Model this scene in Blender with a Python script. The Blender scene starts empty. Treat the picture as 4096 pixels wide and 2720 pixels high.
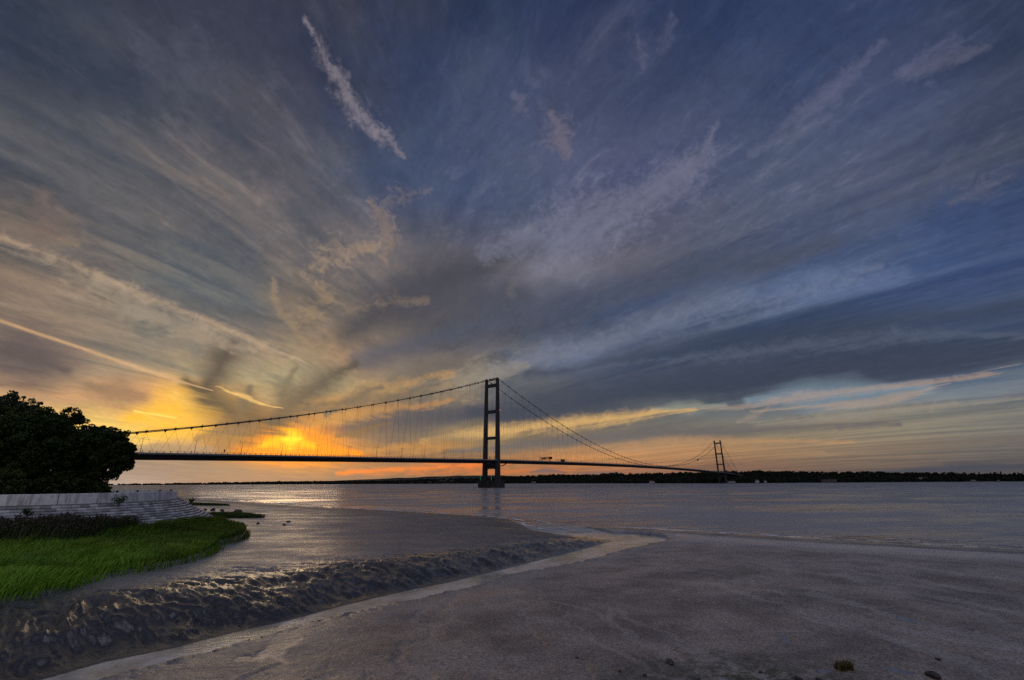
import bpy, bmesh, math, random
import numpy as np
from mathutils import Vector, Matrix
random.seed(7)
RNG = np.random.RandomState(11)
scene = bpy.context.scene
COL = scene.collection
R = math.radians

def lin(c):
    """sRGB 0-255 -> linear rgba"""
    o = []
    for v in c:
        v = v / 255.0
        o.append(v / 12.92 if v <= 0.04045 else ((v + 0.055) / 1.055) ** 2.4)
    return (o[0], o[1], o[2], 1.0)

# ---------------------------------------------------------------- node helper
class NT:
    def __init__(s, tree):
        s.t = tree; s.n = tree.nodes; s.l = tree.links
    def put(s, sock, v):
        if isinstance(v, bpy.types.NodeSocket):
            s.l.new(v, sock)
        elif v is not None:
            sock.default_value = v
    def m(s, op, a, b=None, c=None, clamp=False):
        n = s.n.new('ShaderNodeMath'); n.operation = op; n.use_clamp = clamp
        for i, v in enumerate((a, b, c)):
            if v is not None: s.put(n.inputs[i], v)
        return n.outputs[0]
    def v(s, op, a, b=None, c=None, scale=None):
        n = s.n.new('ShaderNodeVectorMath'); n.operation = op
        for i, x in enumerate((a, b, c)):
            if x is not None: s.put(n.inputs[i], x)
        if scale is not None: s.put(n.inputs['Scale'], scale)
        return n.outputs['Value'] if op in ('LENGTH', 'DOT_PRODUCT', 'DISTANCE') else n.outputs[0]
    def xyz(s, x, y, z=0.0):
        n = s.n.new('ShaderNodeCombineXYZ')
        for i, q in enumerate((x, y, z)): s.put(n.inputs[i], q)
        return n.outputs[0]
    def sep(s, vec):
        n = s.n.new('ShaderNodeSeparateXYZ'); s.put(n.inputs[0], vec); return n.outputs
    def noise(s, vec, scale, detail=4.0, rough=.55, dist=0.0, col=False, kind='FBM'):
        n = s.n.new('ShaderNodeTexNoise'); n.noise_type = kind
        s.put(n.inputs['Vector'], vec)
        s.put(n.inputs['Scale'], scale); s.put(n.inputs['Detail'], detail)
        s.put(n.inputs['Roughness'], rough); s.put(n.inputs['Distortion'], dist)
        return n.outputs['Color' if col else 'Fac']
    def mr(s, v, a, b, c=0.0, d=1.0, kind='LINEAR', clamp=True):
        n = s.n.new('ShaderNodeMapRange'); n.interpolation_type = kind; n.clamp = clamp
        for i, x in enumerate((v, a, b, c, d)): s.put(n.inputs[i], x)
        return n.outputs[0]
    def mix(s, f, a, b, mode='MIX'):
        n = s.n.new('ShaderNodeMix'); n.data_type = 'RGBA'; n.blend_type = mode
        s.put(n.inputs[0], f); s.put(n.inputs[6], a); s.put(n.inputs[7], b)
        return n.outputs[2]
    def ramp(s, f, stops, kind='LINEAR'):
        n = s.n.new('ShaderNodeValToRGB'); cr = n.color_ramp; cr.interpolation = kind
        while len(cr.elements) < len(stops): cr.elements.new(0.5)
        for e, (p, c) in zip(cr.elements, stops):
            e.position = p
        for e, (p, c) in zip(cr.elements, stops):
            e.color = c
        s.put(n.inputs[0], f)
        return n.outputs[0]
SKY_STROKES = [
 ([(45.6,19.75),(52.21,19.61)],[3.333],(54,76,120),0.25,0.5),
 ([(29.89,20.38),(43.65,19.63)],[1.481],(90,106,142),0.6,0.6),
 ([(-19.07,14.69),(-1.62,20.82),(18.62,23.69),(38.24,24.39)],[2.037,1.852,1.667],(70,76,94),0.75,0.6),
 ([(-20.89,17.85),(-11.92,24.21),(3.73,29.52)],[2.778,2.222],(62,62,72),0.8,0.6),
 ([(-18.14,20.88),(-8.46,22.54),(1.83,23.34)],[2.222,2.222],(68,70,82),0.55,0.7),
 ([(-3.22,13.17),(8.31,16.15),(22.56,18.34),(41.86,20.68)],[1.259,1.333,1.037],(108,115,136),0.42,1.1),
 ([(-18.69,10.79),(-9.7,13.67),(-1.6,15.08)],[1.111,1.111],(100,92,88),0.6,1),
 ([(-12.7,11.07),(-3.22,13.17),(1.69,14.11)],[1.037,1.037],(150,140,124),0.5,1.0),
 ([(-18.58,9.6),(-8.03,11.83)],[0.815],(150,122,90),0.6,1),
 ([(-22.4,5.88),(-13.95,7.08),(-4.75,8.45)],[1.333,1.926],(70,72,86),0.95,0.45),
 ([(-24.81,8.09),(-17.13,9.67),(-9.61,11.79)],[0.815,0.815],(88,82,78),0.75,1),
 ([(-4.75,8.14),(1.61,8.91),(17.28,10.84),(33.26,10.91),(49.79,10.17)],[2.444,2.778,3.148,2.778],(55,62,80),0.92,0.35),
 ([(1.67,13.16),(20.71,15.25),(36.26,14.73),(50.74,13.95)],[1.185,1.481,1.704],(56,64,84),0.75,0.6),
 ([(8.19,13.63),(26.29,14.61),(42.17,13.05),(50.17,11.7)],[0.519,0.519,0.519],(86,94,112),0.5,0.9),
 ([(28.04,8.72),(42.97,8.21)],[1.111],(124,142,156),0.8,0.3),
 ([(17.01,8.0),(25.41,8.37)],[0.593],(150,152,138),0.7,0.4),
 ([(-11.11,4.79),(-3.14,5.78),(5.23,6.79),(14.0,7.47),(22.11,7.87)],[0.556,0.63,0.63,0.481],(208,166,104),0.95,0.5),
 ([(22.11,7.87),(35.1,8.57),(49.47,8.84)],[0.37,0.296],(170,144,128),0.55,0.8),
 ([(-18.04,3.76),(-11.08,4.2),(-4.68,4.62)],[0.519,0.519],(190,132,70),0.7,0.8),
 ([(-16.77,5.53),(-4.68,4.84),(6.24,5.25)],[0.444,0.444],(112,98,84),0.6,0.9),
 ([(-7.72,3.57),(1.55,4.45),(16.76,5.41),(27.56,5.5),(40.53,5.3)],[0.519,0.556,0.556,0.333],(98,94,98),0.8,0.6),
 ([(4.64,3.82),(19.51,4.54),(36.35,3.91)],[0.37,0.37],(190,142,96),0.5,0.9),
 ([(26.42,6.34),(38.85,6.42),(48.88,6.4)],[0.333,0.333],(150,138,120),0.5,0.8),
 ([(27.87,7.62),(39.03,7.33),(44.7,8.2)],[0.222,0.222],(164,144,128),0.7,0.4),
 ([(26.45,6.56),(30.03,7.94)],[0.259],(160,138,120),0.4,0.8),
 ([(34.09,3.03),(48.15,3.37)],[0.333],(112,98,92),0.5,0.6),
 ([(-20.53,1.13),(-12.12,1.74),(-4.62,2.03),(-0.02,2.31)],[0.222,0.333,0.333],(240,122,50),0.85,0.6),
 ([(-17.78,0.94),(-4.61,1.35),(7.6,1.43)],[0.222,0.222],(200,108,62),0.6,0.8),
 ([(-16.5,2.35),(-9.17,2.03)],[0.222],(140,104,84),0.6,0.8),
 ([(-27.68,2.07),(-26.48,2.19)],[0.222],(205,122,66),0.9,0.4),
 ([(-27.12,2.37),(-26.13,2.41)],[0.185],(100,92,92),0.8,0.2),
 ([(37.36,0.9),(43.1,1.01),(48.37,1.16)],[0.259,0.407],(66,72,86),0.9,0.3),
 ([(2.12,1.2),(3.95,1.37),(6.38,1.14)],[0.222,0.222],(98,92,98),0.85,0.3),
 ([(7.28,1.05),(12.91,1.09)],[0.185],(104,94,96),0.7,0.3),
 ([(-40.32,6.18),(-36.96,7.2),(-33.48,7.1)],[1.704,1.333],(255,190,52),0.92,0.35),
 ([(-39.3,4.83),(-33.88,5.52)],[1.111],(255,190,60),0.85,0.35),
 ([(-37.19,8.44),(-33.55,7.49)],[0.815],(250,196,96),0.6,0.7),
 ([(-30.6,3.34),(-27.89,4.41),(-22.72,3.95),(-18.29,3.42)],[1.63,1.778,0.815],(255,146,0),1.0,0.15),
 ([(-28.58,4.06),(-26.21,4.9),(-23.27,4.16)],[0.815,0.815],(255,196,0),1.0,0.1),
 ([(-26.69,4.67),(-24.94,4.95)],[0.593],(255,240,40),0.9,0.2),
 ([(-24.34,6.42),(-17.0,8.18),(-7.96,9.96)],[0.519,0.519],(190,136,76),0.6,0.9),
 ([(-26.63,7.98),(-17.23,10.87),(-8.08,13.09)],[0.741,0.741],(190,146,90),0.5,1),
 ([(-33.05,14.94),(-33.5,13.37),(-33.65,11.46),(-34.52,9.24)],[1.111,1.185,1.407],(70,64,62),0.95,0.45),
 ([(-36.4,9.94),(-33.92,8.37),(-31.06,6.34),(-27.45,6.55)],[1.185,1.481,2.296],(64,60,56),0.96,0.4),
 ([(-31.34,6.59),(-30.18,9.93)],[0.519],(96,88,76),0.8,0.6),
 ([(-27.94,6.52),(-25.93,8.59),(-23.31,11.37),(-19.92,14.32)],[1.407,1.259,1.037],(74,70,66),0.9,0.6),
 ([(-26.75,12.8),(-27.21,8.5)],[0.519],(98,90,78),0.7,0.7),
 ([(-22.62,7.78),(-16.67,11.35)],[0.593],(96,88,80),0.75,0.8),
 ([(-20.99,5.41),(-15.12,6.75)],[0.444],(120,92,64),0.7,0.8),
 ([(-34.59,4.6),(-32.27,5.22),(-29.61,6.16)],[0.815,0.815],(124,98,76),0.75,0.7),
 ([(-40.14,3.37),(-36.33,3.77),(-33.11,3.52)],[0.593,0.593],(150,128,112),0.7,0.5),
 ([(-50.94,11.35),(-49.14,11.1),(-47.32,10.57),(-45.5,10.1)],[1.852,1.852,1.407],(84,74,76),0.92,0.4),
 ([(-43.39,8.68),(-41.5,8.33),(-39.76,8.17)],[1.111,1.111],(140,110,88),0.75,0.7),
 ([(-51.15,24.82),(-49.64,22.26),(-50.52,20.54)],[1.259,1.259],(116,98,88),0.6,0.7),
 ([(-48.67,21.13),(-47.19,20.84)],[0.333],(150,124,98),0.4,1.0),
 ([(-45.44,18.04),(-38.56,15.7),(-35.95,13.54)],[1.037,1.037],(108,108,104),0.5,0.8),
 ([(-20.18,33.64),(-17.18,30.92),(-17.75,26.69)],[0.889,0.741],(144,122,106),0.5,1.8),
 ([(-19.42,32.91),(-11.99,35.42)],[0.741],(126,112,112),0.45,1.9),
 ([(-26.48,24.75),(-23.77,26.69),(-19.52,28.09)],[1.333,1.259],(158,134,110),0.5,2.0),
 ([(-24.68,24.49),(-23.71,21.69),(-26.7,18.31)],[0.889,0.889],(154,128,98),0.45,2.0),
 ([(-30.31,22.3),(-27.78,18.15),(-25.18,15.29)],[0.444,0.444],(152,128,100),0.45,1.8),
 ([(-21.15,20.23),(-11.84,22.97)],[0.741],(136,116,98),0.45,1.6),
 ([(-3.41,27.09),(0.47,25.87),(0.1,23.36)],[0.963,0.963],(96,92,98),0.5,1),
 ([(6.61,44.05),(7.65,41.9),(8.45,39.7)],[0.963,1.185],(120,110,122),0.5,1.2),
 ([(0.7,46.5),(2.27,44.48)],[0.815],(108,104,124),0.4,1.2),
 ([(20.29,49.53),(20.63,47.41)],[0.667],(98,98,120),0.35,1.2),
 ([(-3.43,28.64),(7.38,31.16),(16.34,32.92),(26.13,35.85),(29.66,39.13)],[2.222,2.0,1.481,0.963],(116,116,136),0.5,1.2),
 ([(22.6,29.89),(29.1,31.85)],[1.111],(94,96,116),0.4,0.9),
 ([(32.82,35.61),(41.66,38.06),(48.05,39.31)],[0.667,0.667],(96,98,122),0.45,1.3),
 ([(48.21,36.5),(54.59,35.32)],[0.889],(100,100,122),0.45,1.3),
 ([(49.18,23.87),(53.03,24.56)],[0.815],(100,100,118),0.45,1.2),
 ([(26.45,49.96),(24.28,48.71),(25.86,50.54)],[0.815,0.815],(84,86,110),0.5,1),
 ([(-46.55,39.34),(-39.28,40.31)],[2.222],(76,78,96),0.4,1),
 ([(-52.09,13.71),(-50.56,13.32),(-44.63,12.01),(-37.51,10.19),(-34.11,9.49)],[0.096,0.111,0.133,0.17],(220,174,124),0.66,0.35),
 ([(-33.49,9.82),(-30.25,8.83),(-27.13,7.95)],[0.167,0.111],(250,200,116),0.65,0.6),
 ([(-40.26,6.83),(-36.98,6.2)],[0.185],(255,228,110),0.8,0.3),
 ([(-53.76,20.2),(-52.26,20.06),(-47.2,19.41),(-41.13,17.96),(-34.12,16.27),(-28.85,14.56),(-25.37,13.52)],[0.296,0.333,0.37,0.407,0.37,0.259],(186,158,130),0.6,0.7),
 ([(-51.95,18.86),(-46.0,18.11),(-39.73,16.23),(-35.08,15.02),(-30.85,14.29)],[0.593,0.741,0.889,0.593],(166,146,122),0.5,0.9),
 ([(-51.0,15.11),(-46.22,15.2),(-42.33,14.17)],[0.37,0.37],(150,132,112),0.4,0.8),
 ([(-31.75,48.89),(-28.33,45.58),(-24.24,42.46),(-19.29,40.09),(-16.05,38.44)],[0.815,0.815,0.815,0.63],(138,128,136),0.62,1.3),
]
# ---------------------------------------------------------------- sky (world shader, laid out by azimuth and elevation)
SKY_AZ = [-180,-120,-80,-57,-48,-40,-33,-27,-21,-14,-7,0,8,16,25,35,46,57,80,120,180]
SKY_EL = [0,1.5,3,5,8,11,15,20,27,36,46,56,68,82]
_up = [(70,84,120),(66,78,110),(56,62,84)]      # behind, beside, toward the left edge
SKY_GRID = {
82:[(280,278,288)]*15,  # unseen overhead rows, raised above the visible sky to add light to the ground
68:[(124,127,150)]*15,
56:[(30,36,52),(34,40,58),(38,44,62),(42,46,64),(44,48,66),(46,50,70),(46,52,76),(42,54,84),(40,54,86),(42,54,88),(44,54,86),(40,54,88),(34,48,82),(28,40,72),(24,34,62)],
46:[(38,46,66),(44,50,70),(52,56,76),(54,58,78),(52,58,80),(50,60,88),(52,64,95),(56,68,100),(56,68,102),(56,66,98),(56,66,98),(54,66,98),(48,62,98),(42,56,94),(34,46,78)],
36:[(52,60,76),(60,66,82),(72,74,86),(76,76,88),(74,78,94),(66,76,102),(62,76,108),(68,80,112),(66,78,108),(68,78,112),(70,78,112),(72,80,112),(66,78,108),(62,74,108),(44,56,84)],
27:[(76,78,86),(88,88,92),(98,94,94),(98,94,96),(98,94,96),(110,102,100),(90,88,96),(84,84,98),(88,90,108),(98,100,120),(84,84,102),(66,74,98),(64,76,106),(70,80,108),(56,66,90)],
20:[(98,86,78),(112,102,94),(92,96,98),(80,86,92),(108,98,88),(104,96,90),(86,82,84),(88,84,88),(72,72,82),(68,76,94),(74,84,108),(78,90,116),(76,92,124),(62,79,114),(56,70,102)],
15:[(112,98,86),(126,110,96),(122,114,102),(124,114,102),(138,120,98),(126,106,88),(110,100,92),(92,88,88),(98,100,108),(106,114,132),(84,92,112),(64,74,94),(60,72,96),(64,78,110),(56,70,102)],
11:[(150,124,104),(124,108,100),(150,132,108),(168,148,112),(150,140,110),(140,126,98),(124,110,90),(128,114,96),(110,108,108),(76,82,94),(60,68,86),(58,66,84),(56,66,86),(54,66,90),(52,62,86)],
8:[(170,140,108),(190,150,110),(190,142,98),(210,158,86),(122,106,82),(180,130,72),(116,102,86),(84,84,88),(74,76,86),(92,92,92),(122,120,112),(126,130,126),(112,124,134),(98,110,124),(86,96,112)],
5:[(190,150,110),(220,180,110),(250,205,100),(224,156,70),(250,152,16),(190,128,64),(124,102,82),(150,125,92),(150,125,92),(130,112,92),(122,112,100),(130,118,98),(136,124,104),(118,116,108),(100,100,106)],
3:[(150,130,110),(150,130,110),(142,124,110),(134,112,96),(230,132,20),(215,118,36),(150,106,72),(130,100,76),(160,115,78),(190,132,82),(190,138,92),(166,128,92),(140,118,96),(112,106,100),(90,88,94)],
1.5:[(140,130,125),(140,130,126),(140,130,124),(124,114,108),(118,104,98),(118,102,92),(134,104,84),(150,104,74),(160,106,72),(162,106,74),(152,106,82),(130,98,82),(108,92,84),(88,84,86),(72,74,82)],
0:[(160,150,145),(165,155,150),(160,150,145),(120,112,110),(110,104,102),(105,100,100),(120,98,88),(130,98,84),(130,98,84),(125,96,84),(115,90,84),(110,90,84),(100,84,80),(78,72,76),(66,66,74)],
}
def build_sky():
    w = bpy.data.worlds.new("World"); scene.world = w; w.use_nodes = True
    N = NT(w.node_tree); N.n.clear()
    tc = N.n.new('ShaderNodeTexCoord')
    D = N.v('NORMALIZE', tc.outputs['Generated'])
    x, y, z = N.sep(D)
    zc = N.m('MAXIMUM', z, 0.0)
    az = N.m('MULTIPLY', N.m('ARCTAN2', x, y), 57.29578)
    el = N.m('MULTIPLY', N.m('ARCSINE', zc), 57.29578)
    # cloud sheet: direction pierces a high layer; streets run along a horizontal axis
    den = N.m('ADD', zc, 0.075)
    px = N.m('DIVIDE', x, den); py = N.m('DIVIDE', y, den)
    def sheet(azdeg, stretch):
        ca, sa = math.cos(R(azdeg)), math.sin(R(azdeg))
        u = N.m('ADD', N.m('MULTIPLY', px, sa), N.m('MULTIPLY', py, ca))
        v = N.m('SUBTRACT', N.m('MULTIPLY', px, ca), N.m('MULTIPLY', py, sa))
        return N.xyz(N.m('DIVIDE', u, stretch), v, 0.0)
    A = sheet(-22, 2.4)
    B = sheet(-40, 9.0)
    A2 = sheet(14, 2.8)
    big = N.noise(N.xyz(px, py, 3.0), 0.9, 3.0, .5)
    cir = N.noise(N.v('ADD', A, N.v('SCALE', N.noise(A, 1.3, 3.0, .5, col=True), scale=0.75)), 3.2, 8.0, .58, 0.3)
    band = N.noise(N.v('ADD', B, N.v('SCALE', N.noise(B, 1.7, 2.0, .5, col=True), scale=0.25)), 3.4, 7.0, .58, 0.2)
    wsp = N.noise(N.v('ADD', A, (7.0, 3.0, 0.0)), 11.0, 6.0, .65, 1.3)
    cl = N.noise(N.v('ADD', A2, N.v('SCALE', N.noise(A2, 1.3, 3.0, .5, col=True), scale=0.65)), 3.4, 9.0, .61, 0.3)
    wl = N.noise(N.v('ADD', A2, (5.0, 1.0, 0.0)), 10.0, 6.0, .62, 1.2)
    sell = N.mr(az, -6, -24, 0, 1, 'SMOOTHSTEP')
    cir = N.m('ADD', cir, N.m('MULTIPLY', sell, N.m('SUBTRACT', cl, cir)))
    wsp = N.m('ADD', wsp, N.m('MULTIPLY', sell, N.m('SUBTRACT', wl, wsp)))
    # right-hand lower sky follows the bands, the rest the cirrus
    selb = N.m('MULTIPLY', N.mr(az, -12, 22, 0, 1, 'SMOOTHSTEP'), N.mr(el, 26, 46, 1, 0.25, 'SMOOTHSTEP'))
    st = N.m('ADD', cir, N.m('MULTIPLY', selb, N.m('SUBTRACT', band, cir)))
    # warped lookup coordinates
    wz = N.noise(N.xyz(N.m('MULTIPLY', az, .07), N.m('MULTIPLY', el, .16), 0.0), 1.0, 4.0, .6, col=True)
    wv = N.v('SUBTRACT', wz, (.5, .5, .5))
    wx, wy, _ = N.sep(wv)
    amp = N.mr(el, 0, 20, .35, 1.0)
    azw = N.m('ADD', az, N.m('MULTIPLY', N.m('MULTIPLY', wx, 16.0), amp))
    elw = N.m('ADD', el, N.m('ADD', N.m('MULTIPLY', N.m('MULTIPLY', wy, N.mr(el, 0, 12, .8, 7.0)), 1.0),
                             N.m('MULTIPLY', N.m('SUBTRACT', st, .5), N.mr(el, 0, 25, .5, 9.0))))
    fa = N.m('DIVIDE', N.m('ADD', azw, 180.0), 360.0)
    prev = None
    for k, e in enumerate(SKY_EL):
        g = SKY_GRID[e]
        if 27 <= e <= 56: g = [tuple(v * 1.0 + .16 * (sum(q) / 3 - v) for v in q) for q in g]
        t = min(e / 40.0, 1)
        back = tuple((1 - t) * a + t * b for a, b in zip((188, 182, 186), (190, 190, 206)))  # unseen sky behind the camera, brightened to light surfaces turned to the viewer
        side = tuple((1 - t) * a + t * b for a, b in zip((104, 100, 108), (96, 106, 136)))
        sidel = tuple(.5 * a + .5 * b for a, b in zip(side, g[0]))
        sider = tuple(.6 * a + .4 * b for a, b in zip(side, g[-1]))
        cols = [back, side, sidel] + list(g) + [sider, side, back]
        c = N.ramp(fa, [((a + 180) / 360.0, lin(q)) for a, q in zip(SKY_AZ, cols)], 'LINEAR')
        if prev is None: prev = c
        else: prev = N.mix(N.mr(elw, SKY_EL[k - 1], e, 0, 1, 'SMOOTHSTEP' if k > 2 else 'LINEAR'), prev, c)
    col = prev
    # streak relief of the cloud sheet: lit parts warm, gaps blue
    s1 = N.mr(st, .30, .70, 0, 1, 'SMOOTHSTEP')
    k1 = N.mr(el, 1.0, 9.0, .35, 1.0)
    relief = N.mix(s1, lin_raw(.58, .68, .86), lin_raw(1.55, 1.42, 1.26))
    col = N.mix(k1, col, N.mix(1.0, col, relief, 'MULTIPLY'))
    s2 = N.mr(wsp, .50, .78, 0, 1, 'SMOOTHSTEP')
    s2 = N.m('MULTIPLY', s2, N.mr(el, 8, 30, .12, .75))
    col = N.mix(s2, col, N.mix(1.0, col, lin_raw(1.75, 1.55, 1.35), 'MULTIPLY'))
    # placed clouds, glow and trails
    Pw = N.xyz(N.m('ADD', az, N.m('MULTIPLY', wx, N.mr(el, 0, 15, 1.0, 3.6))), N.m('ADD', el, N.m('ADD', N.m('MULTIPLY', wy, N.mr(el, 0, 15, .6, 3.6)), N.m('MULTIPLY', N.m('SUBTRACT', st, .5), N.mr(el, 1, 12, .25, 2.6)))), 0.0)
    Pt = N.xyz(az, el, 0.0)
    pf = N.noise(N.xyz(N.m('MULTIPLY', az, .8), el, 2.0), .85, 7.0, .70, .8)
    nz = N.m('ADD', N.m('MULTIPLY', N.m('SUBTRACT', N.mr(st, .3, .7), .5), 3.0), N.m('ADD', N.m('MULTIPLY', N.m('SUBTRACT', wsp, .5), 1.8), N.m('MULTIPLY', N.m('SUBTRACT', pf, .5), 5.5)))
    nzs = N.m('MULTIPLY', N.m('SUBTRACT', N.mr(st, .3, .7), .5), 3.4)
    for pts, ws, c, s, nn in SKY_STROKES:
        thin = max(ws) < .5
        # (the tiny term chains the clouds one after another, which keeps the shader's working set small)
        P = N.v('MULTIPLY_ADD', col, (1e-7, 1e-7, 1e-7), Pt if thin and len(pts) > 3 else Pw)
        best = None
        for i in range(len(pts) - 1):
            a, b = pts[i], pts[i + 1]
            d = (b[0] - a[0], b[1] - a[1], 0.0); dd = d[0] ** 2 + d[1] ** 2
            q = N.v('SUBTRACT', P, (a[0], a[1], 0.0))
            t = N.m('ADD', N.v('DOT_PRODUCT', q, (d[0] / dd, d[1] / dd, 0.0)), 0.0, clamp=True)
            L = N.v('LENGTH', N.v('MULTIPLY_ADD', t, (-d[0], -d[1], 0.0), q))
            L = N.m('DIVIDE', L, max(ws[i], .09))
            if thin and len(pts) > 3:
                if i == len(pts) - 2: L = N.m('MULTIPLY', L, N.mr(t, 1, .1, 4.0, 1.0))
            elif len(pts) == 2:
                L = N.m('MULTIPLY', L, N.mr(N.m('ABSOLUTE', N.m('SUBTRACT', t, .5)), .5, .1, 2.6, 1.0, 'SMOOTHSTEP'))
            elif i == 0: L = N.m('MULTIPLY', L, N.mr(t, 0, .8, 2.6, 1.0, 'SMOOTHSTEP'))
            elif i == len(pts) - 2: L = N.m('MULTIPLY', L, N.mr(t, 1, .2, 2.6, 1.0, 'SMOOTHSTEP'))
            best = L if best is None else N.m('SMOOTH_MIN', best, L, .3)
        best = N.m('MULTIPLY_ADD', nz if nn > .45 else nzs, -0.8 * nn, best)
        f = N.mr(best, 2.3, -0.25, 0.0, s, 'SMOOTHSTEP')
        col = N.mix(f, col, lin(c))
    # a last fine grain of cirrus over everything
    g = N.mr(N.noise(N.v('ADD', A, (3.0, 9.0, 0.0)), 22.0, 5.0, .7, .6), .3, .7, .92, 1.09)
    g = N.m('MULTIPLY', g, N.m('ADD', 1.0, N.m('MULTIPLY', N.mr(el, 3, 20, .10, .55), N.m('SUBTRACT', pf, .5))))
    col = N.v('SCALE', col, scale=g)
    # clear-air component from the physical sky
    sk = N.n.new('ShaderNodeTexSky'); sk.sky_type = 'NISHITA'; sk.sun_disc = False
    sk.sun_elevation = R(SUN_EL); sk.sun_rotation = R(SUN_AZ)
    col = N.v('ADD', col, N.v('SCALE', sk.outputs[0], scale=0.004))
    bg = N.n.new('ShaderNodeBackground'); N.put(bg.inputs[0], col); bg.inputs[1].default_value = 1.0
    out = N.n.new('ShaderNodeOutputWorld'); N.l.new(bg.outputs[0], out.inputs[0])
    w.cycles.sampling_method = 'NONE'
def lin_raw(a, b, c): return (a, b, c, 1.0)
SUN_AZ, SUN_EL = -27.0, 5.0
build_sky()
# ---------------------------------------------------------------- sun lamp, low and dim behind the cloud
sl = bpy.data.lights.new('sun', 'SUN'); sl.energy = 0.085; sl.angle = R(14); sl.color = (1.0, .76, .52)
so = bpy.data.objects.new('sun', sl); COL.objects.link(so)
_d = Vector((math.sin(R(SUN_AZ)) * math.cos(R(SUN_EL)), math.cos(R(SUN_AZ)) * math.cos(R(SUN_EL)), math.sin(R(SUN_EL))))
so.rotation_euler = (-_d).to_track_quat('-Z', 'Y').to_euler()
# ---------------------------------------------------------------- camera
cam = bpy.data.cameras.new('camera'); co = bpy.data.objects.new('camera', cam); COL.objects.link(co)
cam.sensor_width = 36.0; cam.lens = 1795.14 / 4096 * 36.0; cam.clip_start = .1; cam.clip_end = 60000
CAMZ = 6.965
_p, _r = 0.30773793, -0.00530119
f = Vector((0, math.cos(_p), math.sin(_p))); r = Vector((1, 0, 0)); u = r.cross(f)
r2 = r * math.cos(_r) + u * math.sin(_r); u2 = u * math.cos(_r) - r * math.sin(_r)
M = Matrix((r2, u2, -f)).transposed().to_4x4(); M.translation = Vector((0, 0, CAMZ)); co.matrix_world = M
scene.camera = co
scene.view_settings.view_transform = 'Standard'; scene.view_settings.look = 'None'
scene.view_settings.exposure = 0; scene.view_settings.gamma = 1
scene.cycles.use_denoising = False; scene.cycles.max_bounces = 4; scene.cycles.diffuse_bounces = 2; scene.cycles.glossy_bounces = 2; scene.cycles.transmission_bounces = 2
scene.render.resolution_x = 1024; scene.render.resolution_y = 680
# ---------------------------------------------------------------- mesh + object helpers
def tag(o, label=None, cat=None, group=None, kind=None):
    if label: o['label'] = label
    if cat: o['category'] = cat
    if group: o['group'] = group
    if kind: o['kind'] = kind
    return o
def empty(name, loc=(0, 0, 0), rz=0.0):
    o = bpy.data.objects.new(name, None); COL.objects.link(o); o.location = loc; o.rotation_euler = (0, 0, rz)
    o.empty_display_size = .5
    return o
class MB:
    def __init__(s): s.v = []; s.f = []; s.col = []
    def add(s, vs, fs):
        b = len(s.v); s.v += [tuple(p) for p in vs]; s.f += [tuple(b + i for i in q) for q in fs]; return s
    def box(s, c, d, rz=0.0, taper=1.0):
        ca, sa = math.cos(rz), math.sin(rz); vs = []
        for k in (0, 1):
            t = 1.0 if k == 0 else taper
            for i, j in ((-1, -1), (1, -1), (1, 1), (-1, 1)):
                x, y = i * d[0] / 2 * t, j * d[1] / 2 * t
                vs.append((c[0] + x * ca - y * sa, c[1] + x * sa + y * ca, c[2] + (k - .5) * d[2]))
        return s.add(vs, [(3, 2, 1, 0), (4, 5, 6, 7), (0, 1, 5, 4), (1, 2, 6, 5), (2, 3, 7, 6), (3, 0, 4, 7)])
    def ring_loft(s, rings, cap=True):
        n = len(rings[0]); b = len(s.v)
        for rg in rings: s.v += [tuple(p) for p in rg]
        for k in range(len(rings) - 1):
            for i in range(n):
                j = (i + 1) % n
                s.f.append((b + k * n + i, b + k * n + j, b + (k + 1) * n + j, b + (k + 1) * n + i))
        if cap:
            s.f.append(tuple(b + i for i in reversed(range(n))))
            s.f.append(tuple(b + (len(rings) - 1) * n + i for i in range(n)))
        return s
    def tube(s, pts, rad, n=6):
        pts = [Vector(p) for p in pts]
        if not isinstance(rad, (list, tuple)): rad = [rad] * len(pts)
        rings = []
        for i, p in enumerate(pts):
            d = (pts[min(i + 1, len(pts) - 1)] - pts[max(i - 1, 0)])
            if d.length < 1e-9: d = Vector((0, 0, 1))
            d.normalize()
            a = d.cross(Vector((0, 0, 1)) if abs(d.z) < .95 else Vector((1, 0, 0))).normalized(); b = d.cross(a)
            rings.append([p + (a * math.cos(2 * math.pi * k / n) + b * math.sin(2 * math.pi * k / n)) * rad[i] for k in range(n)])
        return s.ring_loft(rings)
    def lathe(s, c, prof, n=16):
        return s.ring_loft([[(c[0] + r * math.cos(2 * math.pi * k / n), c[1] + r * math.sin(2 * math.pi * k / n), c[2] + z) for k in range(n)] for r, z in prof])
    def build(s, name, mat, parent=None, smooth=False):
        me = bpy.data.meshes.new(name); me.from_pydata(s.v, [], s.f); me.update()
        if smooth:
            me.polygons.foreach_set('use_smooth', [True] * len(me.polygons))
        return link(name, me, mat, parent)
def link(name, me, mat, parent=None):
    o = bpy.data.objects.new(name, me); COL.objects.link(o)
    if mat is not None and len(me.materials) == 0: me.materials.append(mat)
    if parent is not None: o.parent = parent
    return o
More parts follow.
